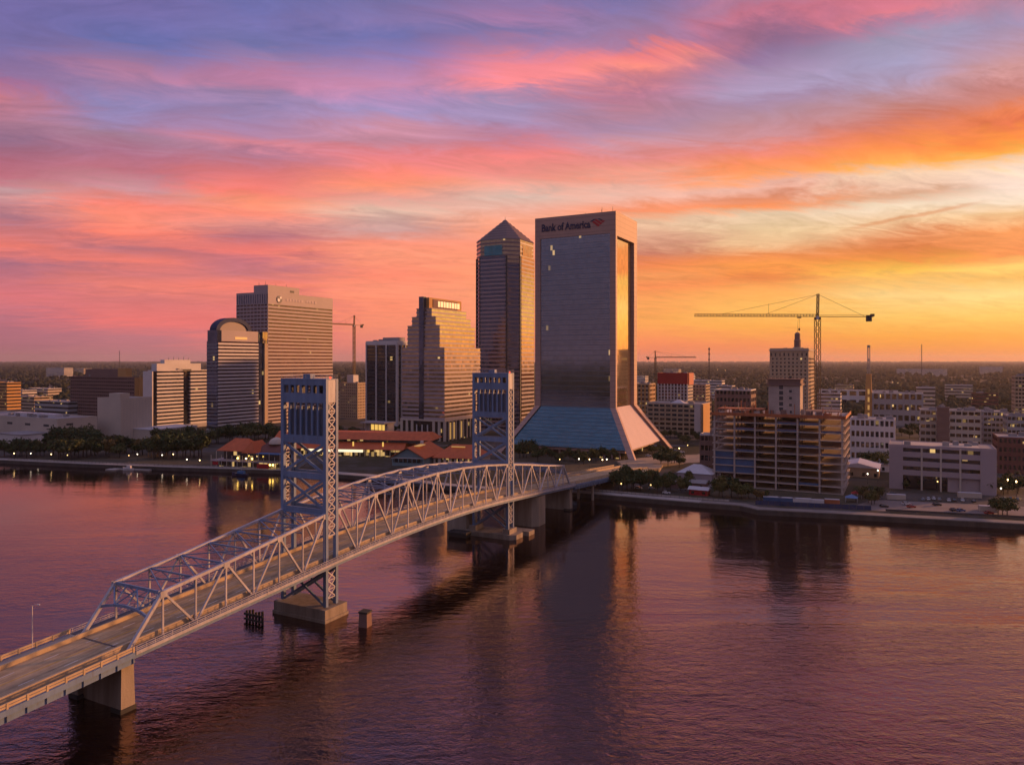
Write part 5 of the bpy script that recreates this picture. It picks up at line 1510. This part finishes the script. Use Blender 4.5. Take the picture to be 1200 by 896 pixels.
CLUMPS = [
 # px0, px1, py0, py1, count, scale range, kinds, phrase, group
 (4, 56, 533, 537, 10, 1.09, 1.50, (0, 1, 3, 4), 'small dark tree {} in the row before the theatre block', 'riverbank trees before the theatre block'),
 (60, 118, 532, 538, 13, 1.38, 1.95, (0, 1, 5), 'big dark tree {} of the clump left of the cream cube', 'clump of trees left of the cream cube'),
 (62, 112, 521, 527, 9, 1.45, 1.88, (0, 1, 5), 'dark tree {} in the rear of the clump left of the cream cube', 'rear trees left of the cream cube'),
 (120, 198, 530, 537, 17, 1.23, 1.72, (0, 1, 2, 3, 4, 5), 'dark tree {} of the riverbank row under the cream cube', 'riverbank trees under the cream cube'),
 (176, 240, 533, 539, 13, 1.45, 2.03, (0, 1, 5), 'large dark tree {} between striped block and red-roofed restaurant', 'trees left of the restaurant'),
 (182, 245, 519, 525, 11, 1.30, 1.80, (0, 1, 3), 'rear tree {} below the striped block', 'trees below the striped block'),
 (250, 328, 513, 520, 15, 1.38, 1.88, (0, 1, 3), 'dark tree {} behind the red-roofed restaurant', 'trees behind the restaurant'),
 (398, 425, 507, 512, 4, .8, 1.0, (0, 1), 'dark tree {} behind the market hall roof, right of the nearer tower', 'trees behind the market hall'),
 (462, 470, 504, 508, 2, .8, 1.0, (0, 1), 'dark tree {} right of the lit yellow pavilion', 'trees by the lit pavilion'),
 (524, 552, 534, 541, 5, .9, 1.15, (0, 1), 'dark tree {} at the foot of the stepped tower', 'trees at the foot of the stepped tower'),
 (604, 640, 534, 542, 7, .9, 1.25, (0, 1, 5), 'dark tree {} before the left half of the blue glass skirt', 'trees before the blue glass skirt'),
 (642, 700, 538, 547, 10, .7, 1.0, (0, 1, 2), 'dark tree {} between bridge end and blue glass skirt', 'trees between bridge and glass skirt'),
 (702, 734, 536, 541, 5, .7, 1.0, (2, 5), 'tall dark tree {} at the right end of the blue skirt', 'trees right of the blue skirt'),
 (746, 780, 527, 533, 7, .6, .85, (0, 3), 'dark tree {} before the pale sloped side of the flared tower', 'trees before the pale skirt'),
 (720, 752, 566, 576, 6, .95, 1.4, (1, 5, 2), 'bushy green tree {} below the bridge ramp', 'trees below the bridge ramp'),
 (756, 810, 570, 579, 10, .75, 1.05, (1, 3, 2), 'green tree {} along the riverwalk right of the ramp', 'riverwalk trees right of the ramp'),
 (771, 798, 540, 549, 6, .8, 1.1, (0, 1), 'dark tree {} between ramp and hip-roofed house', 'trees between ramp and house'),
 (778, 836, 512, 521, 11, .8, 1.1, (0, 1, 3), 'dark tree {} under the cream garage', 'trees under the cream garage'),
 (838, 880, 580, 587, 6, .85, 1.15, (2, 5, 3), 'upright green tree {} before the construction frame', 'trees before the construction frame'),
 (882, 898, 584, 589, 3, .5, .7, (4, 2), 'low warm green tree {} at the corner of the navy hoarding', 'trees at the hoarding corner'),
 (1008, 1034, 583, 592, 5, .7, 1.0, (4, 2, 4), 'warm-toned tree {} right of the red and blue canopies', 'trees right of the canopies'),
 (1012, 1040, 541, 552, 6, .8, 1.1, (0, 1), 'dark tree {} left of the riverside office', 'trees left of the riverside office'),
 (1050, 1085, 566, 574, 4, .5, .65, (0, 1), 'small dark tree {} under the raised floors of the riverside office', 'trees before the riverside office'),
 (1096, 1122, 571, 577, 4, .5, .7, (0, 1), 'dark bush-like tree {} at mid-front of the riverside office', 'bushes before the riverside office'),
 (1170, 1198, 571, 580, 6, .7, 1.0, (1, 3), 'dark tree {} beside the street right of the riverside office', 'trees right of the riverside office'),
 (1165, 1182, 602, 607, 3, .7, .9, (1, 3), 'round green tree {} by the river railing near the right edge', 'trees by the river railing'),
 (1180, 1200, 528, 545, 5, .8, 1.1, (0, 1), 'dark tree {} before the red brick block', 'trees before the brick block'),
 (1056, 1084, 505, 514, 6, .8, 1.1, (0, 1), 'dark tree {} right of the white three-storey block', 'trees right of the white block'),
 (1116, 1156, 509, 519, 8, .7, 1.0, (0, 1), 'dark tree {} in the row behind the riverside office', 'trees behind the riverside office'),
 (1000, 1050, 480, 492, 12, .9, 1.2, (0, 1, 3), 'dark tree {} above the white three-storey block', 'trees above the white block'),
 (1038, 1082, 470, 485, 12, .9, 1.3, (0, 1, 3), 'dark tree {} in the grove left of the garages', 'grove left of the garages'),
 (1086, 1198, 468, 478, 20, .9, 1.3, (0, 1, 3), 'dark tree {} in the belt above the garages', 'tree belt above the garages'),
 (862, 900, 476, 486, 6, .9, 1.2, (0, 1), 'dark tree {} behind the left end of the construction frame', 'trees behind the construction frame'),
 (770, 840, 458, 470, 10, .9, 1.2, (0, 1), 'dark tree {} around the red-topped block', 'trees around the red-topped block'),
 (1060, 1100, 488, 500, 9, .9, 1.2, (0, 1, 3), 'dark tree {} just left of the brown stair tower', 'trees left of the stair tower'),
 (960, 1000, 472, 482, 10, .9, 1.3, (0, 1, 3), 'dark tree {} under the crane mast behind the construction frame', 'trees under the crane mast'),
 (850, 900, 452, 462, 12, .9, 1.3, (0, 1, 3), 'dark tree {} left of the lantern tower', 'trees left of the lantern tower'),
 (956, 1090, 452, 462, 26, 1.0, 1.4, (0, 1, 3), 'dark tree {} in the far belt between crane and deck garage', 'far tree belt right of the crane'),
 (812, 850, 480, 492, 8, .9, 1.2, (0, 1, 3), 'dark tree {} right of the orange garage wall', 'trees right of the garage'),
 (2, 84, 492, 500, 12, .9, 1.2, (0, 1, 3), 'dark tree {} behind the theatre block', 'trees behind the theatre block'),
]
for ci, (p0, p1, q0, q1, n, s0, s1, ks, phr, grp) in enumerate(CLUMPS):
    rr = random.Random(100 + ci); L = []
    for i in range(n):
        for _ in range(12):
            px = p0 + (p1 - p0) * (i + rr.uniform(.1, .9)) / n; py = rr.uniform(q0, q1)
            x, y = gp(px, py)
            if not on_bridge(x, y): break
        else:
            continue
        L.append((px, x, y))
    L.sort()
    for i, (px, x, y) in enumerate(L):
        one_tree(x, y, rr.uniform(s0, s1), rr.choice(ks), phr.format(ordi(i, len(L))), grp, rz=rr.uniform(0, 6.28))

def palm_mesh():
    mb = MB(); rr = random.Random(5)
    for i in range(16):
        a = 6.28 * i / 16 + rr.uniform(-.15, .15); el = rr.uniform(-.3, 1.0); L = rr.uniform(2.0, 2.7)
        pts = []
        for k in range(5):
            f = k / 4; r = L * f * math.cos(el * .8); z = L * f * math.sin(el) - 1.5 * f * f
            pts.append((r * math.cos(a), r * math.sin(a), z))
        sx, sy = -math.sin(a), math.cos(a)
        for k in range(4):
            w0 = .42 * (1 - abs(k / 4 - .4)); w1 = .42 * (1 - abs((k + 1) / 4 - .4)) * (0.3 if k == 3 else 1)
            p, q = pts[k], pts[k + 1]
            mb.raw([(p[0] - sx * w0, p[1] - sy * w0, p[2] - .15), p, (p[0] + sx * w0, p[1] + sy * w0, p[2] - .15), (q[0] + sx * w1, q[1] + sy * w1, q[2] - .15), q, (q[0] - sx * w1, q[1] - sy * w1, q[2] - .15)], [(0, 1, 4, 5), (1, 2, 3, 4)])
    return mb
pp = None
PALMS = [(1131, 577), (1148, 578), (1162, 580), (1192, 566), (1019, 586), (1003, 588)]
for i, (px, py) in enumerate(PALMS):
    x, y = gp(px, py)
    lab = ['palm tree before the riverside office, left of three', 'palm tree before the riverside office, middle of three', 'palm tree before the riverside office, right of three',
           'palm tree by the street right of the riverside office', 'palm tree among warm-toned trees right of the canopies', 'palm tree at the right end of the navy hoarding'][i]
    if pp is None:
        pp = thing('palm_tree', lab, 'palm tree', (x, y, GZ), 0, 'palms on the right bank')
        MB().tube((0, 0, -.3), (.25, .1, 6.2), .2, .13, 7).build('trunk', M['bark'], pp)
        o = palm_mesh().build('crown', M['palm'], pp); o.location = (.25, .1, 6.2)
    else:
        o = copy_tree(pp); o.location = (x, y, GZ); o['label'] = lab
        o.rotation_euler.z = i * 1.3; o.scale = (1, 1, .85 + .08 * i)

# ------------------------------------------------------------------ lamps
lamp0 = None
lampk = {}
def lamp_at(px, py, hh, label, group, z=GZ):
    """globe seen at px,py, standing hh above the ground"""
    global lamp0
    x, y = gp(px, py, z + hh)
    if lamp0 is None:
        lamp0 = thing('street_lamp', label, 'street lamp', (x, y, z), 0, group)
        MB().tube((0, 0, -.2), (0, 0, .7), .16, .13, 8).tube((0, 0, .7), (0, 0, hh - .4), .075, .06, 8).build('pole', M['darkmetal'], lamp0)
        MB().lathe((0, 0, hh), [(.1, -.34), (.28, -.18), (.34, 0), (.28, .18), (.1, .34)], 10).build('globe', M['lamp'], lamp0)
        return lamp0
    o = copy_tree(lamp0); o.location = (x, y, z); o['label'] = label; o['group'] = group
    o.scale = (1, 1, hh / 5.0)
    k = int(px * 7 + py) % 4                      # some globes burn dimmer or paler than the rest
    if k > 1:
        for g in KIDS[o.name]:
            if not g.name.startswith('globe'): continue
            if k not in lampk:
                lampk[k] = g.data.copy(); lampk[k].materials.clear(); lampk[k].materials.append(M['lamp_dim'] if k == 2 else M['lamp_cool'])
            g.data = lampk[k]
    return o
LL = [(16.5, 531), (36, 531), (44.5, 527.5), (60, 532), (79, 533), (151, 533.5), (161, 532), (190, 533), (203, 532), (219, 538), (234, 539)]
for i, (px, py) in enumerate(LL):
    lamp_at(px, py, 5.0, 'lit globe lamp {} along the left riverside promenade'.format(ordi(i, len(LL))), 'lamps of the left promenade')
CL = [(656, 538), (678.5, 537.6), (690.8, 538), (706, 538.5), (711, 538)]
for i, (px, py) in enumerate(CL):
    lamp_at(px, py, 6.5, 'lit globe lamp {} among trees before the blue glass skirt'.format(ordi(i, len(CL))), 'lamps before the glass skirt')
for px, py, hh, lab in [(728, 566.5, 6, 'white lit lamp under the trees below the bridge ramp'), (762.6, 568, 5, 'white lit lamp among riverwalk trees right of the ramp'),
    (805.8, 521.5, 6, 'lit lamp behind the hip-roofed house, right of the pair'), (796, 525, 6, 'lit lamp right of the pale sloped skirt'),
    (1028.7, 551, 7, 'white lit lamp left of the riverside office'), (1016.7, 555, 6, 'yellow-lit lamp by the dark trees left of the riverside office'),
    (1098.7, 564, 6, 'white lit lamp under the riverside office'), (1191, 564, 8, 'bright lamp at the right edge beside the street'), (1181, 562, 7, 'lit lamp left of the bright edge lamp on the street'),
    (1173, 572, 6, 'lamp at the right corner of the riverside office'), (1187, 460, 12, 'tall lit lamp above the deck garage at the right'), (1046, 448, 14, 'tall floodlight in the right woods, left of a pair'),
    (1052, 448.5, 14, 'tall floodlight in the right woods, right of a pair'), (1083, 455, 12, 'lit lamp in the woods above the garages'), (752, 443, 16, 'tall white floodlight beyond the flared tower'),
    (841, 433, 20, 'far floodlight in the woods right of the red top'), (850, 434, 20, 'far floodlight left of the lantern tower')]:
    lamp_at(px, py, hh, lab, 'scattered lamps of the right bank')
# cobra lamp on the bridge approach
x, y = loc2w(-20.25, -71); zl_ = zr(-71) + 1.0
o = thing('street_lamp', 'tall unlit street lamp with bent arm on the near bridge approach', 'street lamp', (x, y, zl_), -RAD(20))
MB().tube((0, 0, -.6), (0, 0, 8.6), .13, .08, 8).build('pole', M['white'], o)
MB().tube((0, 0, 8.5), (.9, 0, 8.95), .06, .05, 6).tube((.9, 0, 8.95), (1.7, 0, 9.05), .05, .05, 6).build('arm', M['white'], o)
MB().loft([[(1.5, -.14, 8.92), (2.3, -.1, 8.98), (2.3, .1, 8.98), (1.5, .14, 8.92)], [(1.55, -.1, 9.12), (2.2, -.06, 9.12), (2.2, .06, 9.12), (1.55, .1, 9.12)]]).build('lamp_head', M['white'], o)

# ------------------------------------------------------------------ tower cranes
def lattice(mb, a, b, w, h, step, t=.14, tri=False):
    a = Vector(a); b = Vector(b); d = b - a; L = d.length; d.normalize()
    up = Vector((0, 0, 1)) if abs(d.z) < .9 else Vector((0, 1, 0))
    r = d.cross(up).normalized(); u = r.cross(d)
    if tri: cs = [-r * w / 2, r * w / 2, u * h]
    else: cs = [-r * w / 2 - u * h / 2, r * w / 2 - u * h / 2, r * w / 2 + u * h / 2, -r * w / 2 + u * h / 2]
    for c in cs: mb.bar(a + c, b + c, t * 1.5)
    n = max(1, int(round(L / step)))
    for i in range(n):
        p = a + d * (L * i / n); q = a + d * (L * (i + 1) / n)
        for k in range(len(cs)):
            c0, c1 = cs[k], cs[(k + 1) % len(cs)]
            if i % 2: c0, c1 = c1, c0
            mb.bar(p + c0, q + c1, t)
            mb.bar(q + c0, q + c1, t)
def crane(label, x, y, zj, za, jib, cjib, rz, w=2.6, t=.16, hook=None, slew=True):
    c = thing('tower_crane', label, 'crane', (x, y, GZ), rz)
    zj -= GZ; za -= GZ
    m = MB(); lattice(m, (0, 0, -.3), (0, 0, zj - 1.2), w, w, w * 1.25, t); m.build('mast', M['crane'], c)
    MB().box(-1.6, 1.6, -1.6, 1.6, zj - 1.8, zj - .4).build('slew_ring', M['darkmetal'], c)
    m = MB(); lattice(m, (1.0, 0, zj), (-jib, 0, zj), 1.5, 1.6, 2.0, t * .8, tri=True); m.build('jib', M['crane'], c)
    m = MB(); m.box(1.0, cjib, -.8, .8, zj - .1, zj + .25)
    for s in (-.8, .8): m.bar((1, s, zj + 1.1), (cjib, s, zj + 1.1), .09)
    m.build('counter_jib', M['crane'], c)
    m = MB(); lattice(m, (0, 0, zj), (.35, 0, za), 1.2, 1.2, 1.8, t * .8); m.build('apex_tower', M['crane'], c)
    if za - zj > 5:
        m = MB(); m.bar((.3, 0, za - .3), (-jib * .42, 0, zj + 1.6), .16).bar((.3, 0, za - .3), (-jib * .78, 0, zj + 1.6), .16).bar((-jib * .40, 0, zj + 1.6), (-jib * .40, 0, zj + 1.6 + (za - zj) * .46), .13)
        m.bar((.4, 0, za - .3), (cjib * .85, 0, zj + .3), .16).build('pendant_line', M['darkmetal'], c)
    m = MB()
    for k in range(3): m.box(cjib - 4.2 + k * 1.05, cjib - 3.3 + k * 1.05, -1.0, 1.0, zj - 3.0, zj + .9)
    m.build('counterweight', M['darkmetal'], c)
    MB().box(cjib - 1.4, cjib + .6, -.9, .9, zj + .26, zj + 1.9).build('winch_house', M['crane'], c)
    MB().box(-1.5, -.1, -2.4, -1.0, zj - 1.9, zj + .3).build('operator_cab', M['white'], c)
    if hook:
        MB().box(-hook - 1.2, -hook + 1.2, -.6, .6, zj - .9, zj - .3).build('trolley', M['darkmetal'], c)
        m = MB(); m.bar((-hook - .2, 0, zj - .8), (-hook - .2, 0, zj - 7.5), .07).bar((-hook + .2, 0, zj - .8), (-hook + .2, 0, zj - 7.5), .07)
        m.box(-hook - .45, -hook + .45, -.35, .35, zj - 9.0, zj - 7.5).bar((-hook, 0, zj - 9), (-hook, 0, zj - 16), .05); m.build('hook_block', M['darkmetal'], c)
    return c
Yc = 480.0
crane('big yellow tower crane with long jib rising behind the construction frame', at(958, Yc), Yc, zat(371, Yc), zat(344.5, Yc), 80, 36.5, RAD(2), 2.9, .2, hook=12)
Yc = 1000.0
crane('distant tower crane standing between the tall slab and the finned tower', at(415, Yc), Yc, zat(381, Yc), zat(369.5, Yc), 34, 15, RAD(48), 2.6, .3)
Yc = 1150.0
crane('far small tower crane near the horizon right of the flared tower', at(768, Yc), Yc, zat(419, Yc), zat(411, Yc), 64, 14, RAD(183), 2.2, .3)

# masts and steeple
def radio_mast(px, Y, ytop, label, bands=False, w=1.2):
    m = thing('radio_mast', label, 'mast', (at(px, Y), Y, GZ))
    zt = zat(ytop, Y) - GZ
    b = MB(); lattice(b, (0, 0, 0), (0, 0, zt), w, w, w * 2.5, .22); b.build('lattice', M['darkmetal'], m)
    if bands:
        for f in (.78, .88, .97): MB().box(-1.3, 1.3, -1.3, 1.3, zt * f - 1.3, zt * f + 1.3).build('antenna_drum', M['darkmetal'], m)
    return m
radio_mast(831, 1300, 407, 'thin dark mast with drums on the horizon left of the lantern tower', True)
radio_mast(1080, 2600, 403.5, 'very thin far mast on the horizon right of the steeple', False, 2.2)
radio_mast(140, 3000, 411, 'faint thin mast on the left horizon', False, 1.6)
s = thing('steeple', 'slender tower with grey lattice top and glowing foot, right of the big crane', 'steeple', (at(1018, 850), 850, GZ), -RAD(TH))
zt = zat(404.5, 850) - GZ
MB().loft([[(-4.6, -4.6, -.5), (4.6, -4.6, -.5), (4.6, 4.6, -.5), (-4.6, 4.6, -.5)], [(-2.6, -2.6, zt * .64), (2.6, -2.6, zt * .64), (2.6, 2.6, zt * .64), (-2.6, 2.6, zt * .64)]]).build('shaft', M['ochre'], s)  # yellow light on the lower tower put into the ochre colour
sl = MB(); lattice(sl, (0, 0, zt * .64), (0, 0, zt), 2.6, 2.6, 3.2, .34)
sl.box(-1.5, 1.5, -1.5, 1.5, zt * .80, zt * .83).box(-1.4, 1.4, -1.4, 1.4, zt * .97, zt).build('lattice_top', M['grey'], s)
for k in range(4): MB().box(-1.0, 1.0, -4.6 + .26 * k, -3.2, 8 + 9 * k, 13.5 + 9 * k).build('foot_glow', M['lit_soft'], s)  # glowing panels added for the yellow-lit foot

# ------------------------------------------------------------------ cars
def car_proto(paint):
    c = thing('parked_car', 'car', 'car', (0, 0, 0))
    mb = MB()
    def sec(x, w0, z0, w1, z1): return [(x, -w0, z0), (x, w0, z0), (x, w1, z1), (x, -w1, z1)]
    mb.loft([sec(-2.2, .78, .42, .72, .72), sec(-2.0, .88, .28, .84, .92), sec(-.9, .9, .25, .86, .95), sec(.9, .9, .25, .86, .92), sec(1.9, .86, .28, .8, .78), sec(2.2, .74, .4, .7, .62)])
    mb.build('body', paint, c)
    MB().loft([[(-1.9, -.82, .92), (1.1, -.82, .92), (1.1, .82, .92), (-1.9, .82, .92)], [(-1.35, -.64, 1.45), (.25, -.64, 1.45), (.25, .64, 1.45), (-1.35, .64, 1.45)]]).build('cabin_glass', M['gl_dark'], c)
    MB().box(-1.33, .23, -.62, .62, 1.45, 1.50).build('car_roof', paint, c)
    for x in (-1.35, 1.35):
        for y in (-.82, .82): MB().tube((x, y - .1, .32), (x, y + .1, .32), .32, n=10).build('wheel', M['tyre'], c)
    return c
PAINT = {'white': mat('car_white', (.60, .58, .56), .3, .05), 'grey': mat('car_grey', (.20, .20, .21), .3, .05), 'dark': mat('car_dark', (.025, .025, .03), .25, .05), 'red': mat('car_red', (.35, .02, .02), .3, .05), 'blue': mat('car_blue', (.05, .11, .26), .3, .05)}
protos = {}
CARS = [  # px, py, heading offset, colour, where
 ('in the row under the riverside office', [(1082, 586, 'grey'), (1088, 585.5, 'white'), (1094, 585, 'white'), (1101, 586, 'grey'), (1112, 587, 'white'), (1118, 587, 'dark'), (1128, 587, 'white'), (1141, 588, 'dark')], 90),
 ('in the middle of the riverside car park', [(1036, 594, 'dark'), (1062, 591, 'white'), (1068, 594.5, 'red'), (1098, 592, 'dark'), (1118, 598.5, 'dark'), (1126, 599, 'blue'), (1152, 597, 'white'), (1159, 602, 'red')], 30),
 ('by the yard left of the car park', [(1022, 578, 'white'), (1028, 582, 'grey'), (1012, 574, 'white'), (1046, 579, 'dark')], 10),
 ('on the street at the right edge', [(1177, 585.5, 'white'), (1186, 585, 'dark'), (1194, 586, 'grey')], 60),
 ('among trees right of the bridge ramp', [(748, 572.5, 'white'), (764, 573, 'grey'), (774, 565, 'white'), (781, 578, 'white'), (800, 574, 'grey'), (788, 562, 'dark')], 12),
 ('near the foot of the flared tower', [(786, 527, 'white'), (792, 528.5, 'grey'), (799, 530, 'white'), (760, 534.5, 'white'), (770, 535, 'dark')], 20),
]
for where, lst, hd_ in CARS:
    lst = sorted(lst)
    for i, (px, py, colr) in enumerate(lst):
        x, y = gp(px, py)
        lab = '{} car parked {}, {}'.format(colr, where, 'at its left end' if i == 0 else ('at its right end' if i == len(lst) - 1 else ORD[i] + ' from left'))
        if colr not in protos:
            o = protos[colr] = car_proto(PAINT[colr])
        else:
            o = copy_tree(protos[colr])
        o.location = (x, y, GZ + .03); o.rotation_euler.z = RAD(-TH + hd_ + (i * 37 % 11) - 5)
        o['label'] = lab; o['group'] = 'cars parked on the right bank'

# ------------------------------------------------------------------ waterside bits
def hoarding(pts, label, m, h, panel=3.0):
    f = thing('hoarding', label, 'fence')
    P = [Vector(p) for p in pts]
    pan = MB(); pos_ = MB()
    for a, b in zip(P, P[1:]):
        d = (b - a); n = max(1, int(d.length / panel)); u = d.normalized(); nn = Vector((-u.y, u.x))
        for k in range(n):
            p = a + d * (k / n); q = a + d * ((k + .965) / n)
            pan.loft([[(p.x, p.y, GZ + .1), (p.x + nn.x * .06, p.y + nn.y * .06, GZ + .1), (p.x + nn.x * .06, p.y + nn.y * .06, GZ + h), (p.x, p.y, GZ + h)], [(q.x, q.y, GZ + .1), (q.x + nn.x * .06, q.y + nn.y * .06, GZ + .1), (q.x + nn.x * .06, q.y + nn.y * .06, GZ + h), (q.x, q.y, GZ + h)]])
            c = p - nn * .1
            pos_.box(c.x - .07, c.x + .07, c.y - .07, c.y + .07, GZ - .2, GZ + h + .1)
    pan.build('panels', m, f); pos_.build('posts', M['darkmetal'], f)
    return f
M['hoard'] = mat('navy_hoarding', (0.030, 0.045, 0.11), 0.7, 0.3, 0.2)
hoarding([(124, 378), (160, 368), (176, 363.5)], 'navy hoarding panels along the riverwalk before the construction frame', M['hoard'], 2.3)
hoarding([(182, 361.5), (198, 357), (234, 346.5), (262, 338)], 'low dark railing along the riverwalk before the car park', M['darkmetal'], 1.15, 2.2)
hoarding([(42, 420), (98, 392), (113, 386)], 'low tan railing along the riverwalk right of the bridge', M['walk'], 1.05, 2.4)
hoarding([(-374, 551), (-300, 530.5), (-235, 515.5), (-150, 500)], 'low pale railing along the left promenade', M['walk'], 1.0, 3.0)
def canopy(px, py, m, w_, label):
    x, y = gp(px, py)
    c = thing('canopy_tent', label, 'canopy', (x, y, GZ), -RAD(TH), 'canopies by the hoarding')
    MB().loft([[(-w_ / 2, -w_ / 2, 2.5), (w_ / 2, -w_ / 2, 2.5), (w_ / 2, w_ / 2, 2.5), (-w_ / 2, w_ / 2, 2.5)], [(-.1, -.1, 4.0), (.1, -.1, 4.0), (.1, .1, 4.0), (-.1, .1, 4.0)]]).build('canopy_top', m, c)
    for sx in (-1, 1):
        for sy in (-1, 1): MB().box(sx * w_ * .46 - .05, sx * w_ * .46 + .05, sy * w_ * .46 - .05, sy * w_ * .46 + .05, -.1, 2.6).build('leg', M['white'], c)
canopy(1004, 583, M['red'], 5.5, 'red canopy tent at the right end of the construction frame')
canopy(998, 588, mat('canopy_blue', (.12, .22, .42), .7), 6.0, 'pale blue canopy tent just below the red one')
canopy(1010, 580, M['white'], 4.5, 'small white canopy tent right of the red one')
# site huts and stacks along the hoarding
for i, (px, py, m, lw, lab) in enumerate([(905, 588, 'bluewrap', 9, 'blue site container at the left end of the navy hoarding'), (922, 589, 'bluewrap', 8, 'blue site container second along the navy hoarding'), (940, 590, 'white', 9, 'white site hut behind the navy hoarding'), (958, 591.5, 'white', 6, 'small white site hut right of the larger one'), (975, 591, 'rust', 7, 'orange site container near the red canopy'), (1050, 585, 'cream', 9, 'cream box trailer in the yard left of the car park'), (1136, 583, 'cream', 11, 'cream box trailer before the riverside office'), (1158, 599, 'cream', 8, 'cream box trailer near the river railing')]):
    x, y = gp(px, py)
    o = thing('site_container', lab, 'container', (x, y, GZ), -RAD(16), 'containers on the right bank')
    MB().box(-lw / 2, lw / 2, -1.3, 1.3, .15, 2.7).build('box_body', M[m], o)
    rb = MB()
    for k in range(int(lw / .6)): rb.box(-lw / 2 + .2 + k * .6, -lw / 2 + .4 + k * .6, -1.38, -1.3, .3, 2.55)
    rb.build('ribs', M[m], o)
    MB().box(-lw / 2 - .04, lw / 2 + .04, -1.36, 1.36, 2.7, 2.82).build('container_roof', M['metal_roof'], o)
    MB().box(-lw / 2 + .3, -lw / 2 + .6, -1.2, 1.2, -.05, .15).box(lw / 2 - .6, lw / 2 - .3, -1.2, 1.2, -.05, .15).build('skid', M['darkmetal'], o)
# floating dock and boats
o = thing('floating_dock', 'pale floating dock with gangway on the left riverbank', 'dock', (at(138, 523), 519, 0), -RAD(13))
MB().box(0, 30, -2.2, 0, -.4, .75).box(-2, 6, -6.5, -2.2, -.4, .72).build('deck', M['walk'], o)
MB().bar((27, 0, .9), (31, 11, 2.6), 1.6, .2).build('gangway', M['darkmetal'], o)
for k in range(5): MB().tube((2 + 6.5 * k, .3, -2), (2 + 6.5 * k, .3, 2.8), .22, n=8).build('pile', M['timber'], o)
def boat(px, Y, L_, m, label, rz):
    o = thing('moored_boat', label, 'boat', (at(px, Y), Y, 0), rz)
    h = []
    for f, wf, zk in ((0, .72, .0), (.3, 1, -.05), (.7, .8, .0), (.92, .3, .25), (1, .03, .5)):
        x = -L_ / 2 + L_ * f; b = L_ * .15 * wf; s = 1.3 + .9 * f * f
        h.append([(x, -b * .55, -.5 + zk), (x, b * .55, -.5 + zk), (x, b, s), (x, -b, s)])
    MB().loft(h).build('hull', m, o)
    MB().loft([[(-L_ * .3, -L_ * .1, 1.3), (L_ * .15, -L_ * .1, 1.4), (L_ * .15, L_ * .1, 1.4), (-L_ * .3, L_ * .1, 1.3)], [(-L_ * .28, -L_ * .085, 3.2), (L_ * .08, -L_ * .085, 3.2), (L_ * .08, L_ * .085, 3.2), (-L_ * .28, L_ * .085, 3.2)]]).build('cabin', M['blueawning'] if m is M['navy'] else M['white'], o)
    MB().tube((-L_ * .1, 0, 3.1), (-L_ * .1, 0, 6.2), .07, .04, 6).build('mast', M['white'], o)
boat(281, 490, 12, M['navy'], 'dark blue boat moored before the red-roofed restaurant', RAD(164))
boat(150, 513, 8, M['white'], 'small white boat tied at the floating dock', RAD(170))
